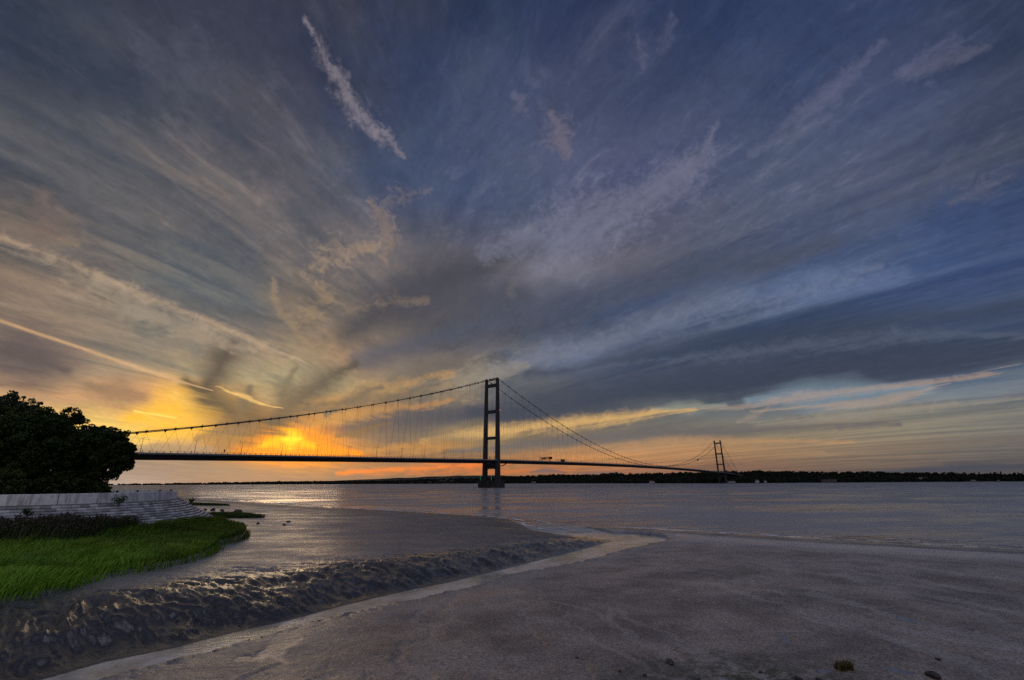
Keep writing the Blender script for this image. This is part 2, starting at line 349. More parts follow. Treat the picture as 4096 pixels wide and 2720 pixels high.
def np_mesh(name, V, F, mat, parent=None, smooth=False, attr=None):
    """V (n,3), F (m,k) arrays"""
    me = bpy.data.meshes.new(name); V = np.asarray(V, np.float32); F = np.asarray(F, np.int32); k = F.shape[1]
    me.vertices.add(len(V)); me.vertices.foreach_set('co', V.ravel())
    me.loops.add(F.size); me.loops.foreach_set('vertex_index', F.ravel())
    me.polygons.add(len(F)); me.polygons.foreach_set('loop_start', np.arange(0, F.size, k, dtype=np.int32))
    me.polygons.foreach_set('loop_total', np.full(len(F), k, np.int32))
    me.polygons.foreach_set('use_smooth', np.full(len(F), smooth, bool))
    if attr is not None:
        for nm_, av in (attr.items() if isinstance(attr, dict) else (('tone', attr),)):
            a = me.attributes.new(nm_, 'FLOAT', 'POINT'); a.data.foreach_set('value', np.asarray(av, np.float32))
    me.update(calc_edges=True)
    return link(name, me, mat, parent)
def copy_tree(o, parent=None):
    c = o.copy(); COL.objects.link(c)
    if parent is not None: c.parent = parent
    for ch in list(o.children): copy_tree(ch, c)
    return c
# ---------------------------------------------------------------- materials
def mat(name, base, rough=.7, spec=.5, var=.25, scale=1.0, bump=0.0, bscale=8.0, metal=0.0, stretch=(1, 1, 1), second=None):
    m = bpy.data.materials.new(name); m.use_nodes = True; N = NT(m.node_tree)
    b = N.n['Principled BSDF']
    tc = N.n.new('ShaderNodeTexCoord').outputs['Object']
    v = N.v('MULTIPLY', tc, stretch)
    n = N.noise(v, scale, 6.0, .62)
    sec = second or tuple(c * (1 - var) for c in base)
    c = N.mix(N.mr(n, .3, .7), (*sec, 1), (*[min(1, q * (1 + var * .6)) for q in base], 1))
    N.put(b.inputs['Base Color'], c)
    N.put(b.inputs['Roughness'], N.mr(n, .3, .7, max(0, rough - .08), min(1, rough + .08)))
    b.inputs['Specular IOR Level'].default_value = spec; b.inputs['Metallic'].default_value = metal
    if bump:
        bn = N.n.new('ShaderNodeBump'); bn.inputs['Distance'].default_value = bump
        N.put(bn.inputs['Height'], N.noise(v, bscale, 5.0, .6)); N.put(b.inputs['Normal'], bn.outputs[0])
    return m
def emit(name, col, s):
    m = bpy.data.materials.new(name); m.use_nodes = True; b = m.node_tree.nodes['Principled BSDF']
    b.inputs['Base Color'].default_value = (*col, 1); b.inputs['Emission Color'].default_value = (*col, 1); b.inputs['Emission Strength'].default_value = s
    return m
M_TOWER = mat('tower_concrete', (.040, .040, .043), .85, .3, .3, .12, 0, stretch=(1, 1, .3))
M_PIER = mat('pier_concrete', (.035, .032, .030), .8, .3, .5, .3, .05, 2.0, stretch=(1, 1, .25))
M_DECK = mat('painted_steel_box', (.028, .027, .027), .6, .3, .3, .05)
M_FASC = mat('painted_walkway_panel', (.20, .21, .23), .5, .4, .15, .2)
M_CABLE = mat('cable_wrapping', (.05, .05, .055), .6, .4, .2, .5)
M_STEEL = mat('galvanised_steel', (.12, .12, .13), .5, .5, .2, 2.0, metal=.4)
M_RED = mat('red_painted_steel', (.16, .035, .03), .55, .4, .3, 1.0)
M_DARK = mat('dark_painted_steel', (.03, .03, .035), .6, .4, .3, 1.0)
# ---------------------------------------------------------------- suspension bridge, in its own frame: x along the deck (north), y to the west
BR = empty('suspension_bridge', (-31.735, 692.262, 0), math.atan2(.80084555, .59887094))
tag(BR, 'long grey suspension bridge with two tall concrete portal towers crossing the estuary', 'bridge')
def deck_z(s):
    if s < 0: return 39.2 + .0225 * s
    if s > 1410: return 39.2 - .0225 * (s - 1410)
    return 39.2 + 6.3 * (1 - ((s - 705) / 705) ** 2)
def cable_z(s):
    if s < 0: return 162.6 + .3602 * s + 2.0e-4 * s * s
    if s > 1410:
        d = s - 1410; return 162.6 - .487 * d + 6e-5 * d * d
    return 47.6 + 115.0 * ((s - 705) / 705) ** 2
SS = [x for x in range(-620, 1761, 20)]
def deck_loft(prof):
    return MB().ring_loft([[(s, y, deck_z(s) + z) for y, z in prof] for s in SS])
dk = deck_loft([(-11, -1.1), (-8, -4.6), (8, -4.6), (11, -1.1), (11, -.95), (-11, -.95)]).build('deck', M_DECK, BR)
for sg in (-1, 1):
    pf = [(sg * 11.0, -1.15), (sg * 14.2, -.9), (sg * 14.2, 0.25), (sg * 11.0, -.2)]
    if sg < 0: pf = pf[::-1]
    deck_loft(pf).build('walkway_panel', M_FASC, dk)
    rl = MB()
    rl.tube([(s, sg * 14.0, deck_z(s) + 1.45) for s in SS], .06, 4); rl.tube([(s, sg * 14.0, deck_z(s) + .9) for s in SS], .04, 4)
    s = -620.0
    while s < 1750:
        rl.box((s, sg * 14.0, deck_z(s) + .85), (.12, .12, 1.2))
        if sg < 0: rl.box((s, sg * 11.2, deck_z(s) + .9), (.35, .35, 1.7))
        s += 4.53
    rl.build('railing', M_STEEL, dk)
road = MB().ring_loft([[(s, -10.9, deck_z(s) - .945), (s, 10.9, deck_z(s) - .945), (s, 10.9, deck_z(s) - .85), (s, -10.9, deck_z(s) - .85)][::-1] for s in SS]).build('roadway', mat('asphalt', (.05, .05, .052), .8, .3, .2, .5), dk)
# towers
def rect(cx, cy, a, b, z, ch=.5):
    return [(cx + a / 2, cy - b / 2 + ch, z), (cx + a / 2, cy + b / 2 - ch, z), (cx + a / 2 - ch, cy + b / 2, z), (cx - a / 2 + ch, cy + b / 2, z),
            (cx - a / 2, cy + b / 2 - ch, z), (cx - a / 2, cy - b / 2 + ch, z), (cx - a / 2 + ch, cy - b / 2, z), (cx + a / 2 - ch, cy - b / 2, z)]
for T, (s0, z0, near) in enumerate(((0.0, 8.2, True), (1410.0, 5.0, False))):
    # portal below the deck, its underside an arch
    n = 14; top = []; bot = []
    for i in range(n + 1):
        y = -9.4 + 18.8 * i / n; top.append((y, 34.2)); bot.append((y, 26.0 + 1.2 * math.sqrt(max(0, 1 - (y / 9.45) ** 4)) - .6))
    pr = top + bot[::-1]
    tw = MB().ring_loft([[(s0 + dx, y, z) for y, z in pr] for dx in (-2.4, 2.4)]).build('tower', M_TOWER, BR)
    for sg in (-1, 1):
        head = MB()
        head.ring_loft([rect(s0, sg * 11, 4.2, 3.9, 160.62, .4), rect(s0, sg * 11, 4.1, 3.6, 162.2, .4), rect(s0, sg * 11, 3.0, 2.4, 163.3, .4), rect(s0, sg * 11, 1.2, .9, 163.8, .3)])
        head.tube([(s0 + .5, sg * 11, 163.5), (s0 + .5, sg * 11, 166.2)], .09, 4); head.tube([(s0 - .9, sg * 11, 163.3), (s0 - .9, sg * 11, 164.8)], .12, 4)
        head.build('saddle_housing', M_TOWER, tw)
    for sg in (-1, 1):
        MB().ring_loft([rect(s0, sg * 11.0 + sg * (1.15 * (1 - (z - z0) / (163 - z0))), a, b, z, .45) for z, a, b in
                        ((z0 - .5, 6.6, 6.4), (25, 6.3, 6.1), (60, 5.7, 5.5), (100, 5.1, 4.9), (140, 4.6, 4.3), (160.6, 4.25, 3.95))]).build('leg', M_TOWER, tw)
    for zc, h in ((151.8, 4.9), (110.9, 4.7), (71.2, 4.1)):
        hl = 11 + 1.15 * (1 - zc / 163) - 2.0
        MB().box((s0, 0, zc), (3.9, 2 * hl, h)).build('crossbeam', M_TOWER, tw)
    if near:
        def stad(a, b, z, n=10):   # pill shaped outline, long way across the bridge
            o = []
            for k in range(n + 1):
                t = math.pi * k / n; o.append((s0 + b / 2 * math.cos(t), (a - b) / 2 + b / 2 * math.sin(t), z))
            for k in range(n + 1):
                t = math.pi + math.pi * k / n; o.append((s0 + b / 2 * math.cos(t), -(a - b) / 2 + b / 2 * math.sin(t), z))
            return o
        pm = MB().ring_loft([stad(46, 17, -4), stad(46, 17, 6.9), stad(46.8, 17.8, 7.0), stad(46.8, 17.8, 8.3)])
        for k in range(30):
            o = stad(46.4, 17.4, 8.3, 14); p = o[k % len(o)]
        pier = pm.build('pier', M_PIER, tw)
        rl = MB(); o = stad(46.2, 17.2, 9.5, 12)
        rl.tube(o + [o[0]], .07, 4)
        for p in o: rl.tube([(p[0], p[1], 8.3), (p[0], p[1], 9.55)], .07, 4)
        rl.build('railing', M_STEEL, pier)
    else:
        MB().ring_loft([rect(s0, 0, 14, 36, -3, 2), rect(s0, 0, 14, 36, 3.4, 2), rect(s0, 0, 10, 31, 5.0, 2)]).build('pier', M_PIER, tw)
    # looped inspection walkways under the deck either side of the legs
    for sx in (-1, 1):
        wk = MB(); y = -11.5
        for yy in (-12.4, -10.6):
            wk.tube([(s0 + sx * 3.2, yy, 31.6), (s0 + sx * 12, yy, 31.3), (s0 + sx * 17.5, yy, 33.0), (s0 + sx * 22, yy, deck_z(s0) - 4.6)], .45, 5)
        wk.build('inspection_walkway', M_DARK, tw)
    if near:
        for z in (112.6, 72.8):
            bl = MB().lathe((s0 + 2.9, -13.3, z), [(.35, 0), (.5, .2), (.5, .8), (.2, 1.0)], 8)
            bl.build('warning_light', emit('red_lamp', (1.0, .03, .02), 3.0), tw)
# main cables with clamps
NODES = [-9.05 - 18.1 * k for k in range(29)] + [11.5 + 18.13 * k for k in range(77)] + [1410 + 15 + 18.1 * k for k in range(14)]
CAM_B = Vector((-535.4, -440.0, 7.0))
cs = [-545.0 + 5 * i for i in range(int((1700 + 545) / 5) + 1)]
cablist = {}
for sg in (-1, 1):
    cb = MB().tube([(s, sg * 11, max(cable_z(s), 24.0)) for s in cs if cable_z(s) > 22], .40, 6)
    o = cb.build('main_cable', M_CABLE, BR, True); cablist[sg] = o
    hs = MB(); hs.tube([(s, sg * 11 + .5, cable_z(s) + 1.35) for s in cs if cable_z(s) > 22], .035, 4)
    hs.build('hand_strand', M_CABLE, o)
proto = {}
cn = sorted([(s, sg) for s in NODES for sg in (-1, 1)], key=lambda q: (Vector((q[0], q[1] * 11, cable_z(q[0]))) - CAM_B).length)
cn = [q for q in cn if abs(q[0] + 0) > 6 and abs(q[0] - 1410) > 6]
def clamp_mb(mb, s, sg, o=(0, 0, 0)):
    z = cable_z(s); ds = 1.0; sl = (cable_z(s + 1) - cable_z(s - 1)) / 2
    mb.tube([(s - ds - o[0], sg * 11 - o[1], z - sl * ds - o[2]), (s + ds - o[0], sg * 11 - o[1], z + sl * ds - o[2])], .62, 6)
    mb.box((s - o[0], sg * 11 - o[1], z - .75 - o[2]), (.9, .5, 1.0)); mb.box((s - o[0], sg * 11 - o[1] , z + .9 - o[2]), (.12, .9, 1.1))
rest = {-1: MB(), 1: MB()}; cnt = {-1: 0, 1: 0}
for s, sg in cn:
    if cnt[sg] < 50:
        cnt[sg] += 1; m = MB(); clamp_mb(m, s, sg); m.build('cable_clamp', M_DARK, cablist[sg])
    else: clamp_mb(rest[sg], s, sg)
for sg in (-1, 1): tag(rest[sg].build('cable_clamp', M_DARK, cablist[sg]), kind='stuff')
# hangers: a V from every clamp; the hundred that show largest are parts of their own
hg = []
for s, sg in cn:
    if s < -520 or s > 1640: continue
    for d in (-7.7, 7.7):
        if -4 < s + d < 4 or 1406 < s + d < 1414: continue
        a = Vector((s, sg * 11, cable_z(s) - .8)); b = Vector((s + d, sg * 11, deck_z(s + d) - .9))
        if a.z - b.z < 1: continue
        hg.append((a, b))
hg.sort(key=lambda q: ((q[0] + q[1]) / 2 - CAM_B).length / (q[0] - q[1]).length)
restm = MB()
for k, (a, b) in enumerate(hg):
    if k < 100: MB().tube([a, b], .075, 4).build('hanger', M_CABLE, BR)
    else: restm.tube([a, b], .075, 3)
tag(restm.build('hanger', M_CABLE, BR), kind='stuff')
# south anchorage block and the last approach pier
an = MB().box((-560, 0, 10), (60, 34, 22)); an.box((-552, 0, 24), (30, 28, 8)); an.build('anchorage', M_PIER, BR)
MB().box((1705, 0, 18), (46, 32, 26)).build('anchorage', M_PIER, BR)

def bw(s, y, z=0.0):   # bridge frame -> world
    return BR_M @ Vector((s, y, z))
BR_M = Matrix.Translation(BR.location) @ Matrix.Rotation(BR.rotation_euler.z, 4, 'Z'); BRZ = BR.rotation_euler.z
# lamp posts down the middle of the deck
def lamp_post():
    root = empty('street_lamp')
    MB().tube([(0, 0, 0), (0, 0, 6), (0, 0, 12.2)], [.22, .17, .12], 6).build('pole', M_STEEL, root)
    ar = MB().tube([(0, -2.6, 12.6), (0, -1.2, 12.35), (0, 0, 12.2), (0, 1.2, 12.35), (0, 2.6, 12.6)], .09, 5)
    ar.build('arm', M_STEEL, root)
    for sg in (-1, 1): MB().box((0, sg * 3.0, 12.6), (.45, 1.1, .28)).build('lamp_head', M_DARK, root)
    tag(root, 'slim double-armed lamp post standing in the middle of the bridge deck', 'street lamp', 'lamp posts along the bridge deck')
    return root
lp = None; s = -532.0
while s < 1720:
    if min(abs(s), abs(s - 1410)) > 5:
        lp = lamp_post() if lp is None else copy_tree(lp)
        lp.location = bw(s, 0, deck_z(s) - .86); lp.rotation_euler = (0, 0, BRZ)
    s += 36.2
# road signs
def sign(s, h, r, label, round_=True):
    root = empty('road_sign', bw(s, -9.6, deck_z(s) - .86), BRZ)
    MB().tube([(0, 0, 0), (0, 0, h)], .12, 5).build('post', M_STEEL, root)
    m = MB()
    if round_: m.ring_loft([[(dx, r * math.cos(2 * math.pi * k / 14), h + r * .6 + r * math.sin(2 * math.pi * k / 14)) for k in range(14)] for dx in (-.08, .08)])
    else: m.box((0, 0, h + r), (.15, r * 1.6, r * 2))
    m.build('sign_plate', M_DARK, root)
    tag(root, label, 'sign'); return root
sign(-368.5, 3.2, 1.25, 'dark round sign on a post on the bridge deck, left of the sun glow')
sign(-392.5, 2.4, .5, 'small narrow sign on a post on the deck, left of the round sign', False)
sign(262.0, 2.2, .9, 'small dark sign on the bridge deck to the right of the maintenance cabin', False)
# spanning maintenance gantry standing across the deck
g = empty('maintenance_gantry', bw(150, 0, deck_z(150) - .86), BRZ)
tag(g, 'dark red maintenance gantry on legs standing across the bridge deck right of the near tower', 'gantry')
t_ = MB()
for x in (-2.2, 2.2):
    for z in (5.2, 8.6): t_.tube([(x, -12, z), (x, 12, z)], .28, 5)
    for k in range(13):
        y = -12 + 2 * k; t_.tube([(x, y, 5.2), (x, y, 8.6)], .14, 4)
        if k < 12: t_.tube([(x, y, 5.2 if k % 2 else 8.6), (x, y + 2, 8.6 if k % 2 else 5.2)], .14, 4)
for k in range(13): t_.tube([(-2.2, -12 + 2 * k, 5.2), (2.2, -12 + 2 * k, 5.2)], .12, 4)
t_.build('truss', M_RED, g)
t_ = MB().box((0, 0, 5.0), (4.6, 25, .35)); t_.box((0, -9.6, 6.8), (4.2, 4.4, 3.0)); t_.box((0, 3, 6.2), (3.6, 7, 1.6)); t_.build('platform', M_DARK, g)
for sg in (-1, 1):
    m = MB()
    for dy in (-1.3, 1.3): m.tube([(0, sg * 8.5 + dy * 1.5, 0), (0, sg * 8.5 + dy * .4, 5.1)], .3, 5)
    m.box((0, sg * 8.5, 2.6), (2.4, 2.0, .3)); m.build('leg', M_RED, g)
c = empty('site_cabin', bw(196, -4, deck_z(196) - .86), BRZ)
tag(c, 'dark boxy site cabin inside scaffold poles on the deck, just right of the maintenance gantry', 'cabin')
m = MB().box((0, -3, 2.6), (6, 5.4, 5.0)); m.box((0, -3, 5.2), (6.4, 5.8, .25)); m.build('cabin_body', M_DARK, c)
m = MB()
for y in (-11, -7.5, -4, 1, 5, 9):
    for x in (-3, 3): m.tube([(x, y, 0), (x, y, 6.0)], .12, 4)
for x in (-3, 3): m.tube([(x, -13, 6.0), (x, 13, 6.0)], .12, 4); m.tube([(x, -11, 3.0), (x, 9, 3.0)], .09, 4)
m.build('scaffold_frame', M_STEEL, c)
# gantry slung between the heads of the near tower
g = empty('tower_top_gantry', bw(0, -3, 160.4), BRZ)
tag(g, 'lattice work gantry reaching across between the heads of the near bridge tower', 'gantry')
m = MB()
for x in (-1.3, 1.3):
    for z in (-.2, 2.4): m.tube([(x, -6.6, z + .5), (x, 8.4, z)], .2, 5)
    for k in range(8):
        y = -6.6 + 2.14 * k; zz = .5 - .5 * k / 7
        m.tube([(x, y, -.2 + zz), (x, y, 2.4 + zz)], .13, 4)
        if k < 7: m.tube([(x, y, -.2 + zz), (x, y + 2.14, 2.4 + zz)], .11, 4)
m.build('truss', M_DARK, g)
m = MB().box((0, 6.2, 1.0), (2.8, 4.2, 2.4)); m.box((0, 0, -.2), (2.7, 14, .3)); m.build('platform', M_DARK, g)
# travelling cradle on the near cable by the far tower
g = empty('cable_cradle', bw(1060, -11, cable_z(1060)), BRZ)
tag(g, 'small dark cradle hanging on the bridge cable to the left of the far tower', 'cradle')
m = MB().tube([(-6, 0, -3.8), (6, 0, -.4)], 1.5, 6); m.tube([(-6, 0, .2), (6, 0, 2.9)], .5, 5); m.build('cage', M_DARK, g)
m = MB()
for x in (-4, 0, 4): m.tube([(x, 0, -2 + x * .28), (x, 0, 1.6 + x * .25)], .3, 4)
m.build('suspension_frame', M_DARK, g)
# small portal frames on the deck between the tower legs
for y, lb in ((-4.6, 'right-hand steel frame standing on the deck between the near tower legs'), (5.4, 'left-hand steel frame standing on the deck between the near tower legs')):
    g = empty('portal_frame', bw(3.2, y, deck_z(0) - .86), BRZ); tag(g, lb, 'frame', 'steel frames on the deck between the tower legs')
    m = MB()
    for yy in (-1.8, 1.8): m.tube([(0, yy, 0), (0, yy, 5.6)], .25, 5)
    m.build('upright', M_STEEL, g); m = MB().tube([(0, -2.4, 5.6), (0, 2.4, 5.6)], .35, 5); m.build('cross_bar', M_STEEL, g)
# green navigation lights on the pier
mg = emit('green_lamp', (.03, .5, .22), .5)
for (s_, y_), lb in zip(((-6.0, 15.5), (-7.6, -7.0)), ('tall pole with three green lamps on the left end of the near tower pier', 'tall pole with three green lamps between the legs on the near tower pier')):
    g = empty('navigation_light', bw(s_, y_, 8.3), BRZ); tag(g, lb, 'navigation light')
    MB().tube([(0, 0, 0), (0, 0, 6.6)], .14, 6).build('pole', M_STEEL, g)
    for z in (2.4, 4.3, 6.3): MB().lathe((-.25, 0, z), [(.2, 0), (.42, .15), (.42, .65), (.15, .8)], 8).build('lamp', mg, g)
# ---------------------------------------------------------------- numpy noise and distances
_PERM = np.random.RandomState(5).permutation(4096)
def _h(ix, iy):
    return _PERM[(_PERM[ix & 4095] + iy) & 4095] / 4095.0
def vnoise(x, y):
    ix = np.floor(x).astype(np.int64); iy = np.floor(y).astype(np.int64); fx = x - ix; fy = y - iy
    fx = fx * fx * fx * (fx * (fx * 6 - 15) + 10); fy = fy * fy * fy * (fy * (fy * 6 - 15) + 10)
    a = _h(ix, iy); b = _h(ix + 1, iy); c = _h(ix, iy + 1); d = _h(ix + 1, iy + 1)
    return (a * (1 - fx) + b * fx) * (1 - fy) + (c * (1 - fx) + d * fx) * fy
def fbm(x, y, o=5, g=.5, l=2.03):
    s = 0; a = 1.0; t = 0
    for k in range(o):
        s = s + a * vnoise(x + 17.3 * k, y - 9.1 * k); t += a; a *= g; x = x * l * .94 + y * l * .34; y = y * l * .94 - (x / l) * .34
    return s / t
def sstep(a, b, x):
    t = np.clip((x - a) / (b - a), 0, 1); return t * t * (3 - 2 * t)
def pdist(x, y, pts):
    best = np.full(x.shape, 1e9)
    for (ax, ay), (bx, by) in zip(pts[:-1], pts[1:]):
        dx, dy = bx - ax, by - ay; t = np.clip(((x - ax) * dx + (y - ay) * dy) / (dx * dx + dy * dy), 0, 1)
        best = np.minimum(best, np.hypot(x - ax - t * dx, y - ay - t * dy))
    return best
def inside(x, y, pts):
    c = np.zeros(x.shape, bool)
    n = len(pts)
    for i in range(n):
        (ax, ay), (bx, by) = pts[i], pts[(i + 1) % n]
        if ay == by: continue
        cond = ((ay > y) != (by > y)) & (x < (bx - ax) * (y - ay) / (by - ay) + ax)
        c ^= cond
    return c
L_CREEK = [(-90,-44),(-52,-8),(-36,6),(-24,15.6),(-17.7,19.9),(-16.9,21.6),(-15.2,23.2),(-13.8,25.4),(-12.4,26.9),(-11.4,28.4),(-9.9,30.8),(-7.3,34.1),(-4.4,37.2),(-1.4,41.2),(3.5,47.8),(8.2,54.2),(12.5,61.0)]
L_OUTER = [(12.5,61.0),(9.8,64.5),(6.1,68.6),(2.6,75.5),(1.0,85.9),(-1.2,96.9),(-8.9,106.8),(-24.5,120.5),(-60.3,149.7),(-97.2,185.4),(-128.8,212.9),(-185.4,264.9),(-300,300),(-600,330)]
R_CREEK = [(-88,-54),(-49,-14),(-33,2.5),(-22,12.6),(-15.5,19.4),(-14.1,21.3),(-12.9,23.0),(-11.6,25.1),(-10.6,26.8),(-8.4,29.1),(-5.9,31.7),(-2.5,35.2),(-0.6,38.9),(2.2,41.2),(6.2,44.9),(12.1,52.8),(18.1,59.3),(19.9,62.7),(19.5,65.2),(17.5,68.0),(14.0,69.8),(12.6,75.4),(10.7,81.0)]
R_OUTER = [(10.7,81.0),(16.5,78.9),(27.9,69.9),(35.4,63.8),(42.0,59.1),(48.8,54.5),(53.9,51.2),(80,38),(140,18),(260,-20)]
LEFT = L_CREEK + L_OUTER[1:] + [(-600,-300),(-200,-200)]
RIGHT = R_CREEK + R_OUTER[1:] + [(260,-250),(-60,-250)]
WALL = [(-140,24),(-100,28),(-75,34),(-60,40),(-52.5,44.3),(-48.2,47.2),(-45.6,51.2),(-44.6,56.5),(-45.6,62.5),(-48.8,68.8),(-53.2,74.6),(-59.4,80.5),(-66,84.8),(-72.8,88.6),(-83.6,94.5),(-110,108),(-160,128)]
GRASS = [(-60,14),(-44,18),(-33,22.5),(-28.9,25.0),(-26.2,26.0),(-25.3,27.6),(-25.9,29.6),(-26.6,32.4),(-25.9,35.2),(-25.6,38.3),(-26.6,42.5),(-27.9,46.0),(-30.2,49.5),(-30.3,52.6),(-31.2,56.0),(-33.0,59.8),(-35.4,63.4),(-39.4,67.5),(-42.5,62),(-41.8,54),(-42.6,49.5),(-46.5,45),(-52,41),(-70,33)]
PUDDLES = [(12.0,16.3,.42,.22,-.5),(6.45,16.25,.12,.55,.15),(9.75,16.55,.24,.14,.0),(10.3,19.6,.10,.5,-.3),(16.9,22.0,.35,.5,-.2)]
def mud_h(x, y, fine=True):
    inL = inside(x, y, LEFT); inR = inside(x, y, RIGHT)
    dLc = pdist(x, y, L_CREEK); dLo = pdist(x, y, L_OUTER); dRc = pdist(x, y, R_CREEK); dRo = pdist(x, y, R_OUTER)
    wig = (fbm(x * .35, y * .35, 4) - .5)
    # left flat with its slumped bank down to the creek
    along = np.clip((y - 20) / 42.0, 0, 1)
    Ht = 1.42 * (1 - along) + .42 * along; Wb = 9.4 * (1 - along) + 4.8 * along
    t = np.clip((dLc + wig * 2.2 * sstep(0, 2, dLc)) / Wb, 0, 1.6)
    prof = Ht * (1 - (1 - np.clip(t, 0, 1)) ** 1.3) + .012 * np.maximum(dLc - Wb, 0)
    hl = np.minimum(prof, .03 + .055 * dLo + .25 * sstep(0, 3, dLo) * wig)
    hl = np.minimum(hl, 1.75)
    if fine:
        face = sstep(0.1, 1.2, dLc) * sstep(Wb * 1.25, Wb * .75, dLc)
        # slump fans and gullies running down to the creek
        u = x * .62 + y * .78; v = -x * .78 + y * .62
        g1 = 1 - np.sqrt((2 * fbm(u * .42 + 2.6 * wig, v * .15 + 3, 2, .4) - 1) ** 2 + .01)
        g2 = 1 - np.sqrt((2 * fbm(u * 1.25 + 1.5 * wig, v * .45, 3, .45) - 1) ** 2 + .006)
        g3 = fbm(x * 3.1, y * 3.1, 4, .6) - .5
        hl = hl + face * (.42 * (g1 - .72) + .16 * (g2 - .7) + .06 * g3 + .30 * ((1 - np.sqrt((2 * fbm(u * 2.4 + 2.5 * wig, v * .50, 3, .45) - 1) ** 2 + .02)) - .7) + .20 * (fbm(u * 3.4 + 3 * wig, v * .60, 4, .55) - .5) + .10 * (fbm(u * 1.6, v * 2.4, 3, .5) - .5) + .05 * (fbm(u * 8, v * 3, 3, .6) - .5))
        # scour hollows and cracks along the top of the bank
        edge = sstep(Wb * .6, Wb * .95, dLc) * sstep(Wb * 2.1, Wb * 1.2, dLc)
        sc = fbm(x * .55 + 40, y * 1.6, 4)
        hl = hl - edge * .16 * sstep(.60, .72, sc) - edge * .05 * sstep(.5, .56, fbm(x * .9 + 9, y * 2.6, 3))
        hl = hl + .05 * (fbm(x * .8, y * 2.2, 5) - .5) * sstep(0, 2, dLc) + .04 * (fbm(x * 3.2, y * 3.8, 4, .65) - .5)
    # right flat: low step at the creek, then a long gentle rise toward the near bank
    hr = .22 * sstep(0, .40, dRc + .5 * wig * sstep(0.2, 1.5, dRc)) + 1.55 * (1 - np.exp(-np.maximum(dRc - .3, 0) / 17.0))
    hr = np.minimum(hr, .015 + .035 * dRo + .0006 * dRo ** 2)
    hr = np.minimum(hr, 1.75)
    if fine:
        run = 1 - np.abs(2 * fbm(x * .42 + .10 * y + 1.3 * wig, y * .055 + 7, 4) - 1)
        near = sstep(60, 18, y) * sstep(.3, 4, dRc)
        hr = hr - .07 * sstep(.74, .96, run) * near + .05 * (fbm(x * .5, y * .8, 4) - .5) * sstep(.3, 2, dRc)
        hr = hr + .055 * (fbm(x * 3.4, y * 4.0, 5, .66) - .5) * sstep(.2, 1, dRc)
        hr = hr + .035 * sstep(.55, .7, fbm(x * 1.1, y * 1.7 + 5, 4)) * sstep(20, 16.2, y) * sstep(0, 3, x)
        # crumbled edge of the creek
        lip = sstep(0, .25, dRc) * sstep(2.2, .6, dRc)
        hr = hr + lip * .30 * (fbm(x * 1.4, y * 1.4, 4, .6) - .52)
        # tide ripples near the outer waterline
        rb = sstep(1.5, 5, dRo) * sstep(16, 8, dRo)
        hr = hr + rb * .03 * np.sin(2.6 * (x * .55 + y * .75) + 5 * wig + 3 * fbm(x * .2, y * .2, 3))
    h = np.where(inL, hl, np.where(inR, hr, 0))
    dout = np.minimum(np.minimum(dLc, dLo), np.minimum(dRc, dRo))
    wet = ~(inL | inR)
    h = np.where(wet, -np.minimum(.10 * dout + .02 * dout ** 1.2, 4.0), np.maximum(h, .012 * np.minimum(dout * 4, 1)))
    if fine:
        for (px_, py_, rx, ry, a) in PUDDLES:
            ca, sa = math.cos(a), math.sin(a); qx = (x - px_) * ca + (y - py_) * sa; qy = -(x - px_) * sa + (y - py_) * ca
            h = h - .05 * sstep(1.5, .6, np.hypot(qx / rx, qy / ry))
    # ground under the sea wall slope, and the bank the viewer stands on
    dw = pdist(x, y, WALL); inW = inside(x, y, WALL + [(-400, 200), (-400, -20)])
    h = np.where(inW, 1.2, h)
    dG = pdist(x, y, GRASS + GRASS[:1]); inG = inside(x, y, GRASS)
    h = np.where(inG & ~inW, np.maximum(h, 1.45) + .22 * sstep(0, 3, dG) + .85 * sstep(10.5, 5.4, dw) * sstep(0, 2, dG), h)
    bank = np.clip((8.5 - y) * .5, 0, 4.9) * sstep(-22, -12, x)
    return np.maximum(h, np.where(y < 9, bank, -9))
def mud_masks(x, y):
    inL = inside(x, y, LEFT); dLc = pdist(x, y, L_CREEK); dLo = pdist(x, y, L_OUTER); dRc = pdist(x, y, R_CREEK); dRo = pdist(x, y, R_OUTER)
    along = np.clip((y - 20) / 42.0, 0, 1); Wb = 9.4 * (1 - along) + 4.8 * along
    wig = (fbm(x * .35, y * .35, 4) - .5)
    bank = np.where(inL, sstep(Wb * 1.7, Wb * .7, dLc + 2.5 * wig), 0.0)
    dry = np.where(inL, 0.0, sstep(.5, 7, dRc + 2 * wig) * sstep(1.0, 9, dRo + 3 * wig))
    edge = np.maximum(sstep(2.6, .2, np.minimum(np.minimum(dRo, dLo * .22), dLc) + 1.2 * wig), sstep(.7, .15, dRc + .8 * wig))
    run = 1 - np.abs(2 * fbm(x * .42 + .10 * y + 1.3 * wig, y * .055 + 7, 4) - 1)
    runm = np.where(inL, 0, sstep(.86, .985, run) * sstep(60, 18, y) * sstep(.3, 4, dRc))
    edge = np.maximum(edge, np.where(inL, 0, sstep(7.5, 2.5, dRo + 2.5 * wig)))
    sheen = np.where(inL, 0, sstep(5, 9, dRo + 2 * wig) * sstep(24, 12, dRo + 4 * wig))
    matte = np.where(inL, sstep(40, 12, dLo + 9 * wig) * (1 - bank), 0.0)
    return bank, dry, edge, runm, sheen, matte
